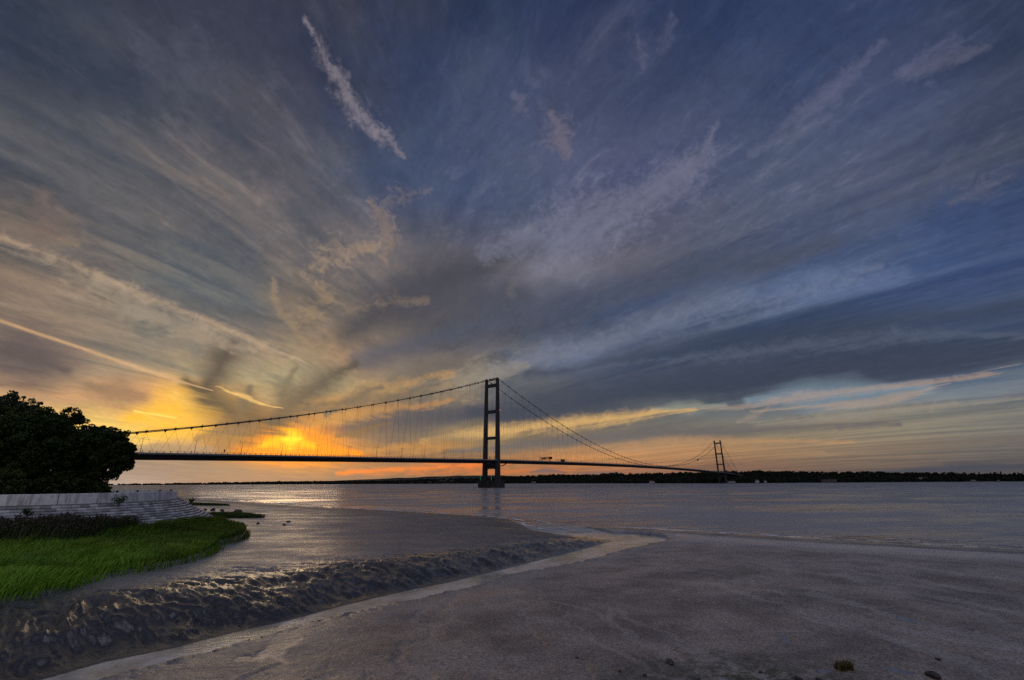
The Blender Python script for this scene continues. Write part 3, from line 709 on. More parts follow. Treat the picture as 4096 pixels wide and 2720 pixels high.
def sheet_mesh():
    a = np.concatenate([np.arange(-180, -66, 6.0), np.arange(-66, -59, 1.0), np.arange(-59, 59.01, .115), np.arange(60, 67, 1.0), np.arange(67, 180.01, 6.0)])
    a = np.unique(np.round(a, 4)); a = np.radians(a)
    rr = [0.5, 2, 4, 6, 8, 9.5, 11]
    while rr[-1] < 420:
        r = rr[-1]; rr.append(r + min(max(r * r / 5200.0, .028), 8.0))
    rr = np.array(rr); Rr, A = np.meshgrid(rr, a, indexing='ij')
    X = Rr * np.sin(A); Y = Rr * np.cos(A); Z = mud_h(X, Y)
    # outer rim keeps falling away under the estuary
    nr, na = X.shape
    idx = np.arange(nr * na).reshape(nr, na)
    F = np.stack([idx[:-1, :-1], idx[:-1, 1:], idx[1:, 1:], idx[1:, :-1]], -1).reshape(-1, 4)[:, ::-1]
    V = np.stack([X, Y, Z], -1).reshape(-1, 3)
    # drop mud that only makes up hidden estuary bed beyond a rim
    keep = (V[F, 2].max(1) > -1.6)
    F = F[keep]; used = np.unique(F); MK = mud_masks(V[used, 0], V[used, 1]); mp = np.full(len(V), -1); mp[used] = np.arange(len(used))
    return V[used], mp[F], dict(bank=MK[0], dry=MK[1], wet_edge=MK[2], runnel=MK[3], sheen=MK[4], matte=MK[5])
def mud_material():
    m = bpy.data.materials.new('wet_mud'); m.use_nodes = True; N = NT(m.node_tree); b = N.n['Principled BSDF']
    P = N.n.new('ShaderNodeTexCoord').outputs['Object']; x, y, z = N.sep(P)
    n1 = N.noise(P, .35, 6.0, .6); n2 = N.noise(P, 9.0, 6.0, .7); n3 = N.noise(N.v('MULTIPLY', P, (1, 2.2, 1)), 2.2, 5.0, .6)
    def att(nm):
        q = N.n.new('ShaderNodeAttribute'); q.attribute_name = nm; return q.outputs['Fac']
    bank, dry, edge, runm, sheen, matte = att('bank'), att('dry'), att('wet_edge'), att('runnel'), att('sheen'), att('matte')
    wetc = N.mix(N.mr(n1, .3, .7), (.200, .196, .200, 1), (.300, .296, .304, 1))
    dryc = N.mix(N.mr(n1, .38, .62), (.190, .158, .134, 1), (.375, .322, .278, 1))
    base = N.mix(dry, wetc, dryc)
    base = N.mix(N.m('MULTIPLY', sheen, .8), base, (.50, .48, .49, 1))  # pale band paints the wet sky sheen into the mud colour
    base = N.mix(N.m('MULTIPLY', runm, .35), base, (.42, .38, .35, 1))
    base = N.mix(N.m('MULTIPLY', matte, .7), base, (.105, .092, .084, 1))
    base = N.mix(bank, base, (.036, .035, .040, 1))
    base = N.mix(N.m('MULTIPLY', edge, .85), base, (.034, .031, .030, 1))
    base = N.mix(N.mr(n2, .38, .60), N.mix(1.0, base, (.42, .40, .40, 1), 'MULTIPLY'), base)
    # green algae film on the stones and mud close to the viewer, right of centre
    ax = N.m('DIVIDE', N.m('SUBTRACT', x, 7.0), 4.2); ay = N.m('DIVIDE', N.m('SUBTRACT', y, 15.8), 2.6)
    am = N.mr(N.m('ADD', N.m('MULTIPLY', ax, ax), N.m('MULTIPLY', ay, ay)), 1.4, 0, 0, 1)
    am = N.m('MULTIPLY', am, N.mr(N.noise(P, 2.2, 6.0, .7), .42, .55))
    base = N.mix(N.m('MULTIPLY', am, .85), base, (.022, .034, .008, 1))
    N.put(b.inputs['Base Color'], base)
    # film of water: patches and pans are smoother
    ro = N.mr(N.noise(N.v('MULTIPLY', P, (.6, 1.2, 1)), .22, 5.0, .6), .35, .65, .30, .52)
    ro = N.m('ADD', ro, N.m('MULTIPLY', N.m('SUBTRACT', n3, .5), .35)); ro = N.m('ADD', ro, N.m('SUBTRACT', N.m('MULTIPLY', dry, .08), N.m('ADD', N.m('MULTIPLY', bank, .24), N.m('MULTIPLY', N.m('MAXIMUM', sheen, N.m('MAXIMUM', edge, runm)), .16))))
    ro = N.m('ADD', ro, N.m('MULTIPLY', am, .25))
    ro = N.m('ADD', ro, N.m('MULTIPLY', matte, .16))
    N.put(b.inputs['Roughness'], N.m('MAXIMUM', N.m('MINIMUM', ro, .8), .16))
    b.inputs['Specular IOR Level'].default_value = .5; N.put(b.inputs['IOR'], N.mr(bank, 0, 1, 1.6, 1.7))
    dist = N.v('LENGTH', P)
    pits = N.noise(N.v('MULTIPLY', P, (1, 1.5, 1)), 6.5, 6.0, .72, .4)
    lump = N.noise(P, 1.6, 5.0, .6)
    hgt = N.m('ADD', N.m('MULTIPLY', pits, .055), N.m('MULTIPLY', lump, .09))
    bn = N.n.new('ShaderNodeBump'); bn.inputs['Distance'].default_value = 1.0
    N.put(bn.inputs['Strength'], N.m('MULTIPLY', N.mr(dist, 20, 110, .9, .5), N.mr(N.m('MAXIMUM', bank, N.m('MAXIMUM', edge, runm)), 0, 1, N.mr(dry, 0, 1, .5, 1.0), .3))); N.put(bn.inputs['Height'], hgt); N.put(b.inputs['Normal'], bn.outputs[0])
    return m
M_MUD = mud_material()
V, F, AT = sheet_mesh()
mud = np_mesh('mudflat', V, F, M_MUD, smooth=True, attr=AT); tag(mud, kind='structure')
for i, (px_, py_, rx, ry, a) in enumerate(PUDDLES):
    lv = float(mud_h(np.array([px_]), np.array([py_]))[0]) + .022
    mb = MB(); n = 28; ca, sa = math.cos(a), math.sin(a)
    pts = []
    for k in range(n):
        t = 2 * math.pi * k / n; q = 1.25 * (1 + .22 * math.sin(3 * t + i) + .12 * math.sin(7 * t + 2 * i)); ex, ey = rx * q * math.cos(t), ry * q * math.sin(t)
        pts.append((px_ + ex * ca - ey * sa, py_ + ex * sa + ey * ca, lv))
    mb.v = pts; mb.f = [tuple(range(n))]
    PM = mat('puddle_water', (.17, .17, .19), .10, .8, .1, 3.0) if i == 0 else PM
    tag(mb.build('puddle', PM), kind='structure')
# ---------------------------------------------------------------- water: one level sheet out to the horizon
def water_material():
    m = bpy.data.materials.new('estuary_water'); m.use_nodes = True; N = NT(m.node_tree); b = N.n['Principled BSDF']
    P = N.n.new('ShaderNodeTexCoord').outputs['Object']; x, y, z = N.sep(P)
    dist = N.v('LENGTH', P)
    Q = N.xyz(N.m('ADD', N.m('MULTIPLY', x, .82), N.m('MULTIPLY', y, .30)), N.m('ADD', N.m('MULTIPLY', x, -.30), N.m('MULTIPLY', y, 1.0)), 0)
    Q = N.v('ADD', Q, N.v('SCALE', N.noise(Q, .05, 3.0, .5, col=True), scale=3.0))
    W = N.v('MULTIPLY', Q, (.38, 1, 1))
    fine = N.noise(W, 3.2, 4.0, .6); mid = N.noise(W, .75, 4.0, .6, .3); large = N.noise(W, .16, 4.0, .6, .3)
    gust = N.noise(N.v('MULTIPLY', Q, (.25, 1, 1)), .012, 4.0, .6)
    # the creek is sheltered: only fine ripples there
    wind = N.noise(N.v('MULTIPLY', Q, (.6, 1, 1)), .035, 10.0, .68, .3)
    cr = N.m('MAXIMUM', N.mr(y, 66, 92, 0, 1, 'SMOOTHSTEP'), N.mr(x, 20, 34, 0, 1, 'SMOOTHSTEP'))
    hgt = N.m('ADD', N.m('MULTIPLY', fine, N.mr(cr, 0, 1,   .020, .012)), N.m('MULTIPLY', N.m('MULTIPLY', mid, cr), .16))
    swell = N.noise(N.v('MULTIPLY', Q, (.30, 1, 1)), .022, 8.0, .48, .2)
    hgt = N.m('ADD', hgt, N.m('ADD', N.m('MULTIPLY', N.m('MULTIPLY', large, cr), 1.3), N.m('MULTIPLY', N.m('MULTIPLY', swell, cr), N.mr(dist, 60, 220, 1.2, 5.0))))
    un = N.noise(P, .22, 3.0, .5); uu = N.m('SUBTRACT', N.m('ADD', N.m('MULTIPLY', x, .60), N.m('MULTIPLY', y, .80)), 73.0)
    env = N.m('MULTIPLY', N.m('MULTIPLY', N.mr(uu, -.3, .8, 0, 1), N.mr(uu, 2.0, 10.0, 1, 0)), N.mr(un, .42, .60))
    hgt = N.m('ADD', hgt, N.m('MULTIPLY', N.m('MULTIPLY', N.m('SINE', N.m('ADD', N.m('MULTIPLY', uu, 2.4), N.m('MULTIPLY', un, 7.0))), env), .22))
    bn = N.n.new('ShaderNodeBump'); bn.inputs['Distance'].default_value = 1.0
    N.put(bn.inputs['Strength'], N.mr(gust, .35, .65, .7, 1.0)); N.put(bn.inputs['Height'], hgt); N.put(b.inputs['Normal'], bn.outputs[0])
    wc = N.mix(N.m('MULTIPLY', cr, N.mr(N.m('ADD', N.m('MULTIPLY', gust, .4), N.m('MULTIPLY', wind, .6)), .40, .60)), N.mix(cr, N.mix(N.mr(N.noise(P, .30, 5.0, .6), .42, .58), (.19, .178, .168, 1), (.42, .412, .405, 1)), (.095, .098, .112, 1)), (.255, .260, .285, 1))  # the creek's silver sky reflection is put into its pale base colour
    foam = N.m('MULTIPLY', N.m('MULTIPLY', N.mr(uu, -.6, .2), N.mr(uu, 2.0, .6)), N.m('MULTIPLY', N.mr(N.noise(P, .5, 5.0, .65), .42, .56), N.mr(x, 14, 20)))
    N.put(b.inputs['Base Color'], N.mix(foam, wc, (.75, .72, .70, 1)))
    N.put(b.inputs['Roughness'], N.m('ADD', N.mr(dist, 40, 900, .12, .34), N.m('MULTIPLY', cr, N.mr(wind, .40, .60, -.04, .26)))); b.inputs['IOR'].default_value = 1.333
    b.inputs['Specular IOR Level'].default_value = .5
    return m
rr = [3.0]
while rr[-1] < 42000: rr.append(rr[-1] * 1.25)
a = np.radians(np.arange(0, 360, 5)); Rr, A = np.meshgrid(np.array(rr), a, indexing='ij')
idx = np.arange(Rr.size).reshape(Rr.shape); nx = np.roll(idx, -1, 1)
Fw = np.stack([idx[:-1], nx[:-1], nx[1:], idx[1:]], -1).reshape(-1, 4)[:, ::-1]
wat = np_mesh('water', np.stack([Rr * np.sin(A), Rr * np.cos(A), np.zeros_like(Rr)], -1).reshape(-1, 3), Fw, water_material(), smooth=True); tag(wat, kind='structure')
# estuary bed below everything
bed = np_mesh('riverbed', [(-42000, -42000, -4.2), (42000, -42000, -4.2), (42000, 42000, -4.2), (-42000, 42000, -4.2)], [(0, 1, 2, 3)], M_MUD); tag(bed, kind='structure')

# broken white edge of the small waves lapping on the outer mud
M_FOAM = mat('foam', (.62, .62, .62), .7, .3, .2, 2.0)
def surf(line, w0, off, seed, z=.035):
    P, S_ = [], 0.0
    L = [np.array(p, float) for p in line]; pts = []
    for a_, b_ in zip(L[:-1], L[1:]):
        n_ = max(2, int(np.hypot(*(b_ - a_)) / .5)); pts += [a_ + (b_ - a_) * k / n_ for k in range(n_)]
    pts = np.array(pts); sm = pts.copy()
    for _ in range(14): sm[1:-1] = (sm[:-2] + sm[1:-1] * 2 + sm[2:]) / 4
    tg = np.gradient(sm, axis=0); tg /= np.hypot(*tg.T)[:, None] + 1e-9; nn = np.stack([tg[:, 1], -tg[:, 0]], -1)
    s_ = np.arange(len(sm)) * .5; wob = (fbm(s_ * .12 + seed, s_ * 0 + seed, 3) - .5); wd = w0 * np.clip(3.2 * (fbm(s_ * .35 + seed, s_ * 0 + 3, 4) - .42), 0, 1)
    c = sm + nn * (off + 2.4 * wob)[:, None]; dd = np.hypot(*sm.T) / 75.0
    A = c - nn * (wd * dd / 2)[:, None]; B = c + nn * (wd * dd / 2)[:, None]
    V = np.stack([np.c_[A, np.full(len(A), z)], np.c_[B, np.full(len(B), z)]], 1).reshape(-1, 3); i = np.arange(len(A) - 1)
    ok = (wd[:-1] + wd[1:]) > .04
    F = np.stack([2 * i, 2 * i + 1, 2 * i + 3, 2 * i + 2], -1)[ok]; return V, F
Vs, Fs, b_ = [], [], 0
for ln, w_, of, sd in ((R_OUTER[1:8], .75, -.9, 1), (R_OUTER[1:8], .5, -3.2, 2), (L_OUTER[3:12], 1.1, 1.4, 3), (L_OUTER[2:12], .6, 4.6, 4)):
    v_, f_ = surf(ln, w_, of, sd); Vs.append(v_); Fs.append(f_ + b_); b_ += len(v_)
tag(np_mesh('surf', np.concatenate(Vs), np.concatenate(Fs), M_FOAM), 'thin broken line of foam where small waves meet the mud', 'foam', kind='stuff')
# ---------------------------------------------------------------- far shores: terrain, woods, poplars, houses
def far_mat(name, c1, c2, c3, sc, sc2):
    m = bpy.data.materials.new(name); m.use_nodes = True; N = NT(m.node_tree); b = N.n['Principled BSDF']
    P = N.n.new('ShaderNodeTexCoord').outputs['Object']
    vo = N.n.new('ShaderNodeTexVoronoi'); N.put(vo.inputs['Vector'], P); vo.inputs['Scale'].default_value = sc
    vc = N.sep(vo.outputs['Color'])[0]
    n = N.noise(P, sc2, 5.0, .6)
    c = N.mix(N.mr(vc, .55, .75, 0, 1), (*c1, 1), (*c2, 1)); c = N.mix(N.mr(vc, .82, .86), c, (*c3, 1)); c = N.mix(N.mr(n, .42, .58), N.mix(1.0, c, (.55, .6, .6, 1), 'MULTIPLY'), c)
    N.put(b.inputs['Base Color'], c); b.inputs['Roughness'].default_value = .95; b.inputs['Specular IOR Level'].default_value = .1
    return m
SH_AZ = [-46,-42,-38,-35,-28,-20,-12,-6,0,6,10,16,20,24,28,36,47,58,75]
SH_D  = [13000,11500,9000,7600,6600,5400,4700,4200,3700,3000,2650,2250,2080,1980,2020,2400,3200,3900,4500]
HL_H  = [0,0,0,8,18,18,26,38,42,42,40,36,34,35,36,32,24,22,16]      # wooded rise just behind the shore
def shore_d(az): return np.interp(az, SH_AZ, SH_D)
def shore_h(az): return np.interp(az, SH_AZ, HL_H)
az = np.arange(-48, 76.01, .25); us = np.array([-60, 0, 12, 40, 90, 180, 320, 500, 760])
Az, U = np.meshgrid(az, us); D = shore_d(Az) + U * np.clip(shore_d(Az) / 2400, 1, 2.2)
Z = np.where(U < 0, -3.0, 0.3 + 2.2 * sstep(0, 45, U) + shore_h(Az) * sstep(60, 500, U) * (.75 + .5 * fbm(Az * .35, U * .002, 4)))
V = np.stack([D * np.sin(np.radians(Az)), D * np.cos(np.radians(Az)), Z], -1).reshape(-1, 3)
nr, na = Az.shape; idx = np.arange(nr * na).reshape(nr, na)
F = np.stack([idx[:-1, :-1], idx[:-1, 1:], idx[1:, 1:], idx[1:, :-1]], -1).reshape(-1, 4)[:, ::-1]
M_SHORE = far_mat('far_shore_ground', (.030, .040, .022), (.045, .060, .030), (.08, .075, .05), .012, .03)
tag(np_mesh('far_shore', V, F, M_SHORE, smooth=True), kind='structure')
az = np.arange(-36, 60.01, .2); us = np.array([0, .06, .14, .24, .36, .5, .64, .8, 1.0])
Az, U = np.meshgrid(az, us); D = shore_d(Az) * 1.25 + 700 + U * 3600
top = np.interp(Az, [-36, -33, -27, -21, -16, -11, -7, -3, 1, 6, 12, 20, 40, 60], [10, 28, 62, 66, 100, 130, 146, 146, 128, 104, 76, 60, 44, 20])
Z = top * sstep(0, 1, U) * (.90 + .2 * fbm(Az * .5, U * 3, 4))
V = np.stack([D * np.sin(np.radians(Az)), D * np.cos(np.radians(Az)), Z], -1).reshape(-1, 3)
nr, na = Az.shape; idx = np.arange(nr * na).reshape(nr, na)
F = np.stack([idx[:-1, :-1], idx[:-1, 1:], idx[1:, 1:], idx[1:, :-1]], -1).reshape(-1, 4)[:, ::-1]
tag(np_mesh('hills', V, F, far_mat('far_fields', (.024, .030, .026), (.036, .044, .034), (.060, .062, .050), .0032, .006), smooth=True), kind='structure')
# woods: many small leafy crowns merged, one mass
def leaf_mat(name, c1, c2, rough=.7, scale=1.0, transl=False):
    m = bpy.data.materials.new(name); m.use_nodes = True; N = NT(m.node_tree); b = N.n['Principled BSDF']
    P = N.n.new('ShaderNodeTexCoord').outputs['Object']
    at = N.n.new('ShaderNodeAttribute'); at.attribute_name = 'tone'
    n = N.m('ADD', N.m('MULTIPLY', at.outputs['Fac'], .6), N.m('MULTIPLY', N.noise(P, scale, 3.0, .6), .4))
    N.put(b.inputs['Base Color'], N.mix(N.mr(n, .25, .75), (*c1, 1), (*c2, 1)))
    b.inputs['Roughness'].default_value = rough; b.inputs['Specular IOR Level'].default_value = .2
    return m
M_WOOD = leaf_mat('far_foliage', (.007, .010, .007), (.022, .028, .016), .9, .05)
def crown_cloud(centers, radii, per, size, squash=1.0, seed=3):
    """leaf clumps spread through ellipsoids -> V, F(quads), tone"""
    rg = np.random.RandomState(seed); C = np.repeat(centers, per, 0); Rd = np.repeat(radii, per, 0)
    n = len(C); d = rg.normal(size=(n, 3)); d /= np.linalg.norm(d, axis=1)[:, None]
    rad = rg.uniform(.45, 1.0, n) ** .5
    P = C + d * Rd * rad[:, None]
    a = rg.normal(size=(n, 3)); a /= np.linalg.norm(a, axis=1)[:, None]; b = np.cross(a, rg.normal(size=(n, 3))); b /= np.linalg.norm(b, axis=1)[:, None]
    s = (size * rg.uniform(.6, 1.4, n))[:, None]
    Vv = np.stack([P - a * s - b * s * squash * .3, P + b * s * squash, P + a * s - b * s * .2, P - b * s * squash * .9], 1).reshape(-1, 3)
    tone = np.repeat(np.clip(.5 + .25 * rg.normal(size=n), 0, 1) * .7 + .3 * np.repeat(rg.uniform(0, 1, len(centers)), per), 4)
    return Vv, np.arange(4 * n).reshape(n, 4), tone
rg = np.random.RandomState(21)
cs_, rs_ = [], []
for a0, a1, n in ((-41, -33, 120), (-33, -20, 330), (-20, -2, 420), (-2, 16, 1000), (16, 40, 1700), (40, 62, 900)):
    A = rg.uniform(a0, a1, n); U = 30 + 560 * rg.uniform(0, 1, n) ** 1.2; D = shore_d(A) + U * np.clip(shore_d(A) / 2400, 1, 2.2)
    gz = 2.5 + shore_h(A) * sstep(60, 500, U) * (.75 + .5 * fbm(A * .35, U * .002, 4))
    H = rg.uniform(5, 17, n) * (.75 + .6 * fbm(A * 1.7, U * .01, 3)) * np.interp(shore_d(A), [2000, 7000], [1.0, 1.15]); W = rg.uniform(6, 11, n) * np.interp(shore_d(A), [2000, 7000], [1, 2.6])
    cs_.append(np.stack([D * np.sin(np.radians(A)), D * np.cos(np.radians(A)), gz + H * .55], -1)); rs_.append(np.stack([W, W, H * .6], -1))
cs_ = np.concatenate(cs_); rs_ = np.concatenate(rs_)
Vv, Ff, tn = crown_cloud(cs_, rs_, 60, 2.2, seed=4)
k = np.repeat(rs_[:, 0] / 8.0, 60 * 4)[:, None]; ctr = Vv.reshape(-1, 4, 3).mean(1).repeat(4, 0); Vv = ctr + (Vv - ctr) * k
w_ = np_mesh('woodland', Vv, Ff, M_WOOD, attr=tn)
tag(w_, 'dark wooded far bank of the estuary running along the horizon', 'woodland', kind='stuff')
# single trees standing out on the far skyline
M_BARK = mat('bark', (.05, .04, .03), .9, .2, .3, 3.0, .03, 12.0, stretch=(1, 1, .2))
M_POP = leaf_mat('poplar_foliage', (.008, .011, .007), (.024, .032, .016), .9, .3)
def far_tree(azd, top_el, w, kind, label, group=None, extra=120):
    d = float(shore_d(azd)) + extra; gz = 3.0 + float(shore_h(azd)) * float(sstep(60, 500, np.array([extra * 1.0]))[0]) * .9
    H = CAMZ + d * math.tan(R(top_el)) - gz
    root = empty(kind, (d * math.sin(R(azd)), d * math.cos(R(azd)), gz)); tag(root, label, 'tree', group)
    mb = MB().tube([(0, 0, -1), (0, 0, H * .4), (.3, 0, H * .8)], [H * .022, H * .015, H * .004], 6)
    for k in range(5):
        t = k * 2.4; mb.tube([(0, 0, H * (.25 + .1 * k)), (w * .5 * math.cos(t), w * .5 * math.sin(t), H * (.42 + .1 * k))], [H * .008, H * .003], 4)
    mb.build('trunk', M_BARK, root)
    rg = np.random.RandomState(int(abs(azd) * 100)); n = 16
    if kind == 'poplar_tree':
        z = np.linspace(.2, .97, n) * H; rr_ = w * np.sin(np.linspace(.35, 2.95, n)) ** .7
        c = np.stack([rg.normal(0, .2, n) * w, rg.normal(0, .2, n) * w, z], -1); rad = np.stack([rr_, rr_, np.full(n, H * .06)], -1)
    else:
        c = np.stack([rg.normal(0, .42, n) * w, rg.normal(0, .42, n) * w, H * (.62 + rg.uniform(-.2, .26, n))], -1); rad = np.full((n, 3), w * .42)
    Vv, Ff, tn = crown_cloud(c, rad, 45, 1.0, seed=int(abs(azd) * 77))
    np_mesh('crown', Vv, Ff, M_POP, root, attr=tn)
G = 'poplars on the far bank at the right'
for i, (a_, e_, w, lb) in enumerate(((44.55, .68, 2.6, 'left one of the first pair of narrow poplars on the far bank'), (44.85, .69, 3.0, 'right one of the first pair of narrow poplars on the far bank'),
        (45.55, .66, 2.6, 'left one of the second pair of narrow poplars on the far bank'), (45.78, .62, 2.4, 'shorter right one of the second pair of poplars on the far bank'),
        (46.15, .70, 3.4, 'tall single poplar right of the second pair on the far bank'), (46.95, .64, 2.8, 'small poplar in the third group on the far bank, nearer the frame edge'),
        (47.15, .61, 2.8, 'lowest poplar of the third group on the far bank'))):
    far_tree(a_, e_, w, 'poplar_tree', lb, G)
for a_, e_, w, lb in ((42.0, .74, 10, 'broad dark tree rising above the far woods left of the poplars'), (43.2, .66, 10, 'low round tree on the far skyline beside the poplars'),
        (25.4, 1.16, 9, 'round tree on the skyline just right of the far tower'), (39.9, .70, 11, 'round bushy tree on the far skyline at the right, nearest of two in a dip'), (47.6, .72, 10, 'dark bushy tree at the extreme right of the far bank')):
    far_tree(a_, e_, w, 'broadleaf_tree', lb, None, 260)
far_tree(48.3, .95, 2.2, 'conifer_tree', 'thin pointed conifer rising at the far right of the skyline', None, 200)
# small houses at the foot of the far woods
M_WHITE = mat('white_render', (.42, .43, .45), .8, .3, .1, .5); M_ROOF = mat('dark_roof_tiles', (.06, .045, .045), .85, .2, .3, .6); M_GLASS = mat('window_glass', (.02, .02, .025), .2, .5, .1, 1.0); M_GREYW = mat('grey_brick', (.12, .10, .10), .85, .3, .2, .5)
def house(azd, dd, L, W, H, gz, ang, label, wm=None, roofm=None):
    d = float(shore_d(azd)) + dd; root = empty('house', (d * math.sin(R(azd)), d * math.cos(R(azd)), gz), R(-azd + ang)); tag(root, label, 'house')
    MB().box((0, 0, H / 2), (L, W, H)).build('wall', wm or M_WHITE, root)
    rf = MB().ring_loft([[(x, -W / 2 - .5, H), (x, W / 2 + .5, H), (x, 0, H + W * .42)] for x in (-L / 2 - .4, L / 2 + .4)]).build('roof', roofm or M_ROOF, root)
    MB().box((L * .3, 0, H + W * .45), (1.0, .9, 2.0)).build('chimney', M_GREYW, rf)
    n = max(2, int(L / 5))
    for k in range(min(n, 6)):
        MB().box((-L / 2 + L * (k + .5) / min(n, 6), -W / 2 - .05, H * .55), (1.6, .12, 1.5)).build('window', M_GLASS, root)
house(16.6, 26, 34, 9, 6, 2.3, 0, 'long low white house with reddish roof at the water edge under the main span', None, M_RED)
house(24.9, 24, 26, 8, 4.6, 2.3, 4, 'low pale building on the far shore right of the far tower')
house(27.4, 24, 13, 9, 7.5, 2.3, 20, 'white gabled house, taller of two by the far shore')
house(28.2, 26, 9, 8, 5.5, 2.3, 10, 'small white cottage beside the gabled house on the far shore')
house(33.8, 40, 60, 10, 6.5, 2.6, 0, 'long brown brick terrace on the far shore right of the white houses', M_GREYW)
house(36.0, 110, 14, 9, 6, 8, 8, 'pale house among dark trees above the terrace')
house(36.9, 60, 10, 8, 6, 3.5, -8, 'small pale house just right of the brick terrace')
house(41.1, 220, 34, 10, 7, 12, 0, 'pale grey row of houses high among the far trees left of the poplars')
house(44.3, 50, 22, 9, 4, 2.5, 0, 'low white boathouse on the shore below the first pair of poplars')
house(45.7, 50, 26, 9, 4, 2.5, 0, 'low pale shed on the shore below the second pair of poplars')
house(2.6, 60, 40, 11, 7, 4, 0, 'pale farm buildings on the far bank just right of the near tower')
house(-1.4, 900, 40, 12, 8, 38, 0, 'white farmhouse high on the far hillside right of the near tower')
# buoys on the estuary
def buoy(x, y, s, label):
    root = empty('buoy', (x, y, 0), .3); tag(root, label, 'buoy', 'buoys in the channel')
    MB().lathe((0, 0, -.4 * s), [(.6 * s, 0), (1.35 * s, .35 * s), (1.4 * s, .9 * s), (1.0 * s, 1.15 * s)], 12).build('float', M_RED, root)
    m = MB()
    for k in range(4):
        t = k * math.pi / 2; m.tube([(.8 * s * math.cos(t), .8 * s * math.sin(t), .7 * s), (.25 * s * math.cos(t), .25 * s * math.sin(t), 2.9 * s)], .1 * s, 4)
    m.lathe((0, 0, 2.2 * s), [(.35 * s, 0), (.35 * s, .7 * s), (.1 * s, 1.0 * s)], 8); m.build('tower_frame', M_RED, root)
buoy(-766, 1388, 1.5, 'reddish buoy on the water under the left span, largest of the three')
buoy(-790, 1700, 1.2, 'small buoy farther out, right of the reddish one')
buoy(-1180, 1480, 1.1, 'tiny buoy at the left near the sea wall end')
# ---------------------------------------------------------------- headland: sea wall, block slope, ground inside
def resample(pts, step):
    P = [np.array(p, float) for p in pts]
    # smooth with Catmull-Rom then walk it
    out = []
    for i in range(len(P) - 1):
        p0, p1, p2, p3 = P[max(i - 1, 0)], P[i], P[i + 1], P[min(i + 2, len(P) - 1)]
        for t in np.linspace(0, 1, 40, endpoint=False):
            out.append(.5 * ((2 * p1) + (-p0 + p2) * t + (2 * p0 - 5 * p1 + 4 * p2 - p3) * t * t + (-p0 + 3 * p1 - 3 * p2 + p3) * t ** 3))
    out.append(P[-1]); out = np.array(out); L = np.concatenate([[0], np.cumsum(np.hypot(*np.diff(out, axis=0).T))])
    s = np.arange(0, L[-1], step); return np.stack([np.interp(s, L, out[:, 0]), np.interp(s, L, out[:, 1])], -1), s
WP, WS = resample(WALL, .25)
tang = np.gradient(WP, axis=0); tang /= np.hypot(*tang.T)[:, None]; NRM = np.stack([tang[:, 1], -tang[:, 0]], -1)  # outward
def wall_pt(s, off):
    i = np.clip(np.interp(s, WS, np.arange(len(WS))), 0, len(WS) - 1.001); a = int(i); f_ = i - a
    p = WP[a] * (1 - f_) + WP[a + 1] * f_; n = NRM[a] * (1 - f_) + NRM[a + 1] * f_; n /= np.hypot(*n)
    return p + n * off
WT, WB = 6.10, 5.07
M_CONC = bpy.data.materials.new('pale_concrete'); M_CONC.use_nodes = True
def _conc(m):
    N = NT(m.node_tree); b = N.n['Principled BSDF']; P = N.n.new('ShaderNodeTexCoord').outputs['Object']
    n = N.noise(P, 1.2, 6.0, .65); v = N.noise(N.v('MULTIPLY', P, (1.6, 1.6, .15)), 1.5, 5.0, .6)
    c = N.mix(N.mr(n, .3, .7), (.58, .58, .59, 1), (.76, .76, .76, 1)); c = N.mix(N.mr(v, .48, .68, 0, .8), c, (.22, .20, .17, 1))
    N.put(b.inputs['Base Color'], c); b.inputs['Roughness'].default_value = .8
    bn = N.n.new('ShaderNodeBump'); bn.inputs['Distance'].default_value = .02; N.put(bn.inputs['Height'], N.noise(P, 9.0, 5.0, .6)); N.put(b.inputs['Normal'], bn.outputs[0])
_conc(M_CONC)
wroot = empty('sea_wall', (0, 0, 0)); tag(wroot, 'pale concrete sea wall curving round the headland above the block slope', 'sea wall')
# panels with open joints between them
s0 = WS[0]; panel = 7.4; s_ = 2.0
while s_ < WS[-1] - 8:
    L = panel - .06; n = 10; prof = [(-.02, WB - .4), (.13, WB), (.0, WT - .04), (-.04, WT), (-.34, WT), (-.36, WB - .4)]
    rings = []
    for k in range(n + 1):
        s = s_ + L * k / n; rings.append([(*wall_pt(s, o), z) for o, z in prof])
    MB().ring_loft(rings).build('wall_panel', M_CONC, wroot); s_ += panel
# stepped block slope
rv = empty('block_revetment', (0, 0, 0)); tag(rv, 'sloping revetment of stepped grey concrete blocks below the sea wall', 'revetment')
bm_ = bpy.data.materials.new('revetment_blocks'); bm_.use_nodes = True
def _blk(m):
    N = NT(m.node_tree); b = N.n['Principled BSDF']; P = N.n.new('ShaderNodeTexCoord').outputs['Object']
    at = N.n.new('ShaderNodeAttribute'); at.attribute_name = 'tone'
    n = N.noise(P, 2.0, 6.0, .65); t = N.m('ADD', N.m('MULTIPLY', at.outputs['Fac'], .7), N.m('MULTIPLY', n, .3))
    c = N.mix(N.mr(t, .2, .8), (.17, .17, .18, 1), (.46, .46, .475, 1)); c = N.mix(N.mr(N.noise(P, .6, 5.0, .6), .52, .7, 0, .6), c, (.10, .095, .075, 1))
    N.put(b.inputs['Base Color'], c); b.inputs['Roughness'].default_value = .75
    bn = N.n.new('ShaderNodeBump'); bn.inputs['Distance'].default_value = .015; N.put(bn.inputs['Height'], N.noise(P, 14.0, 4.0, .6)); N.put(b.inputs['Normal'], bn.outputs[0])
_blk(bm_)
NCR = 12; TOE = 5.5; TZ = 2.05
def prof_at(q):  # q 0..1 from wall foot to toe: offset, height (slightly hollow)
    return .55 + (TOE - .55) * q, WB - .06 - (WB - .06 - TZ) * (q ** .92)
Vb, Fb, Tb = [], [], []; rg = np.random.RandomState(9)
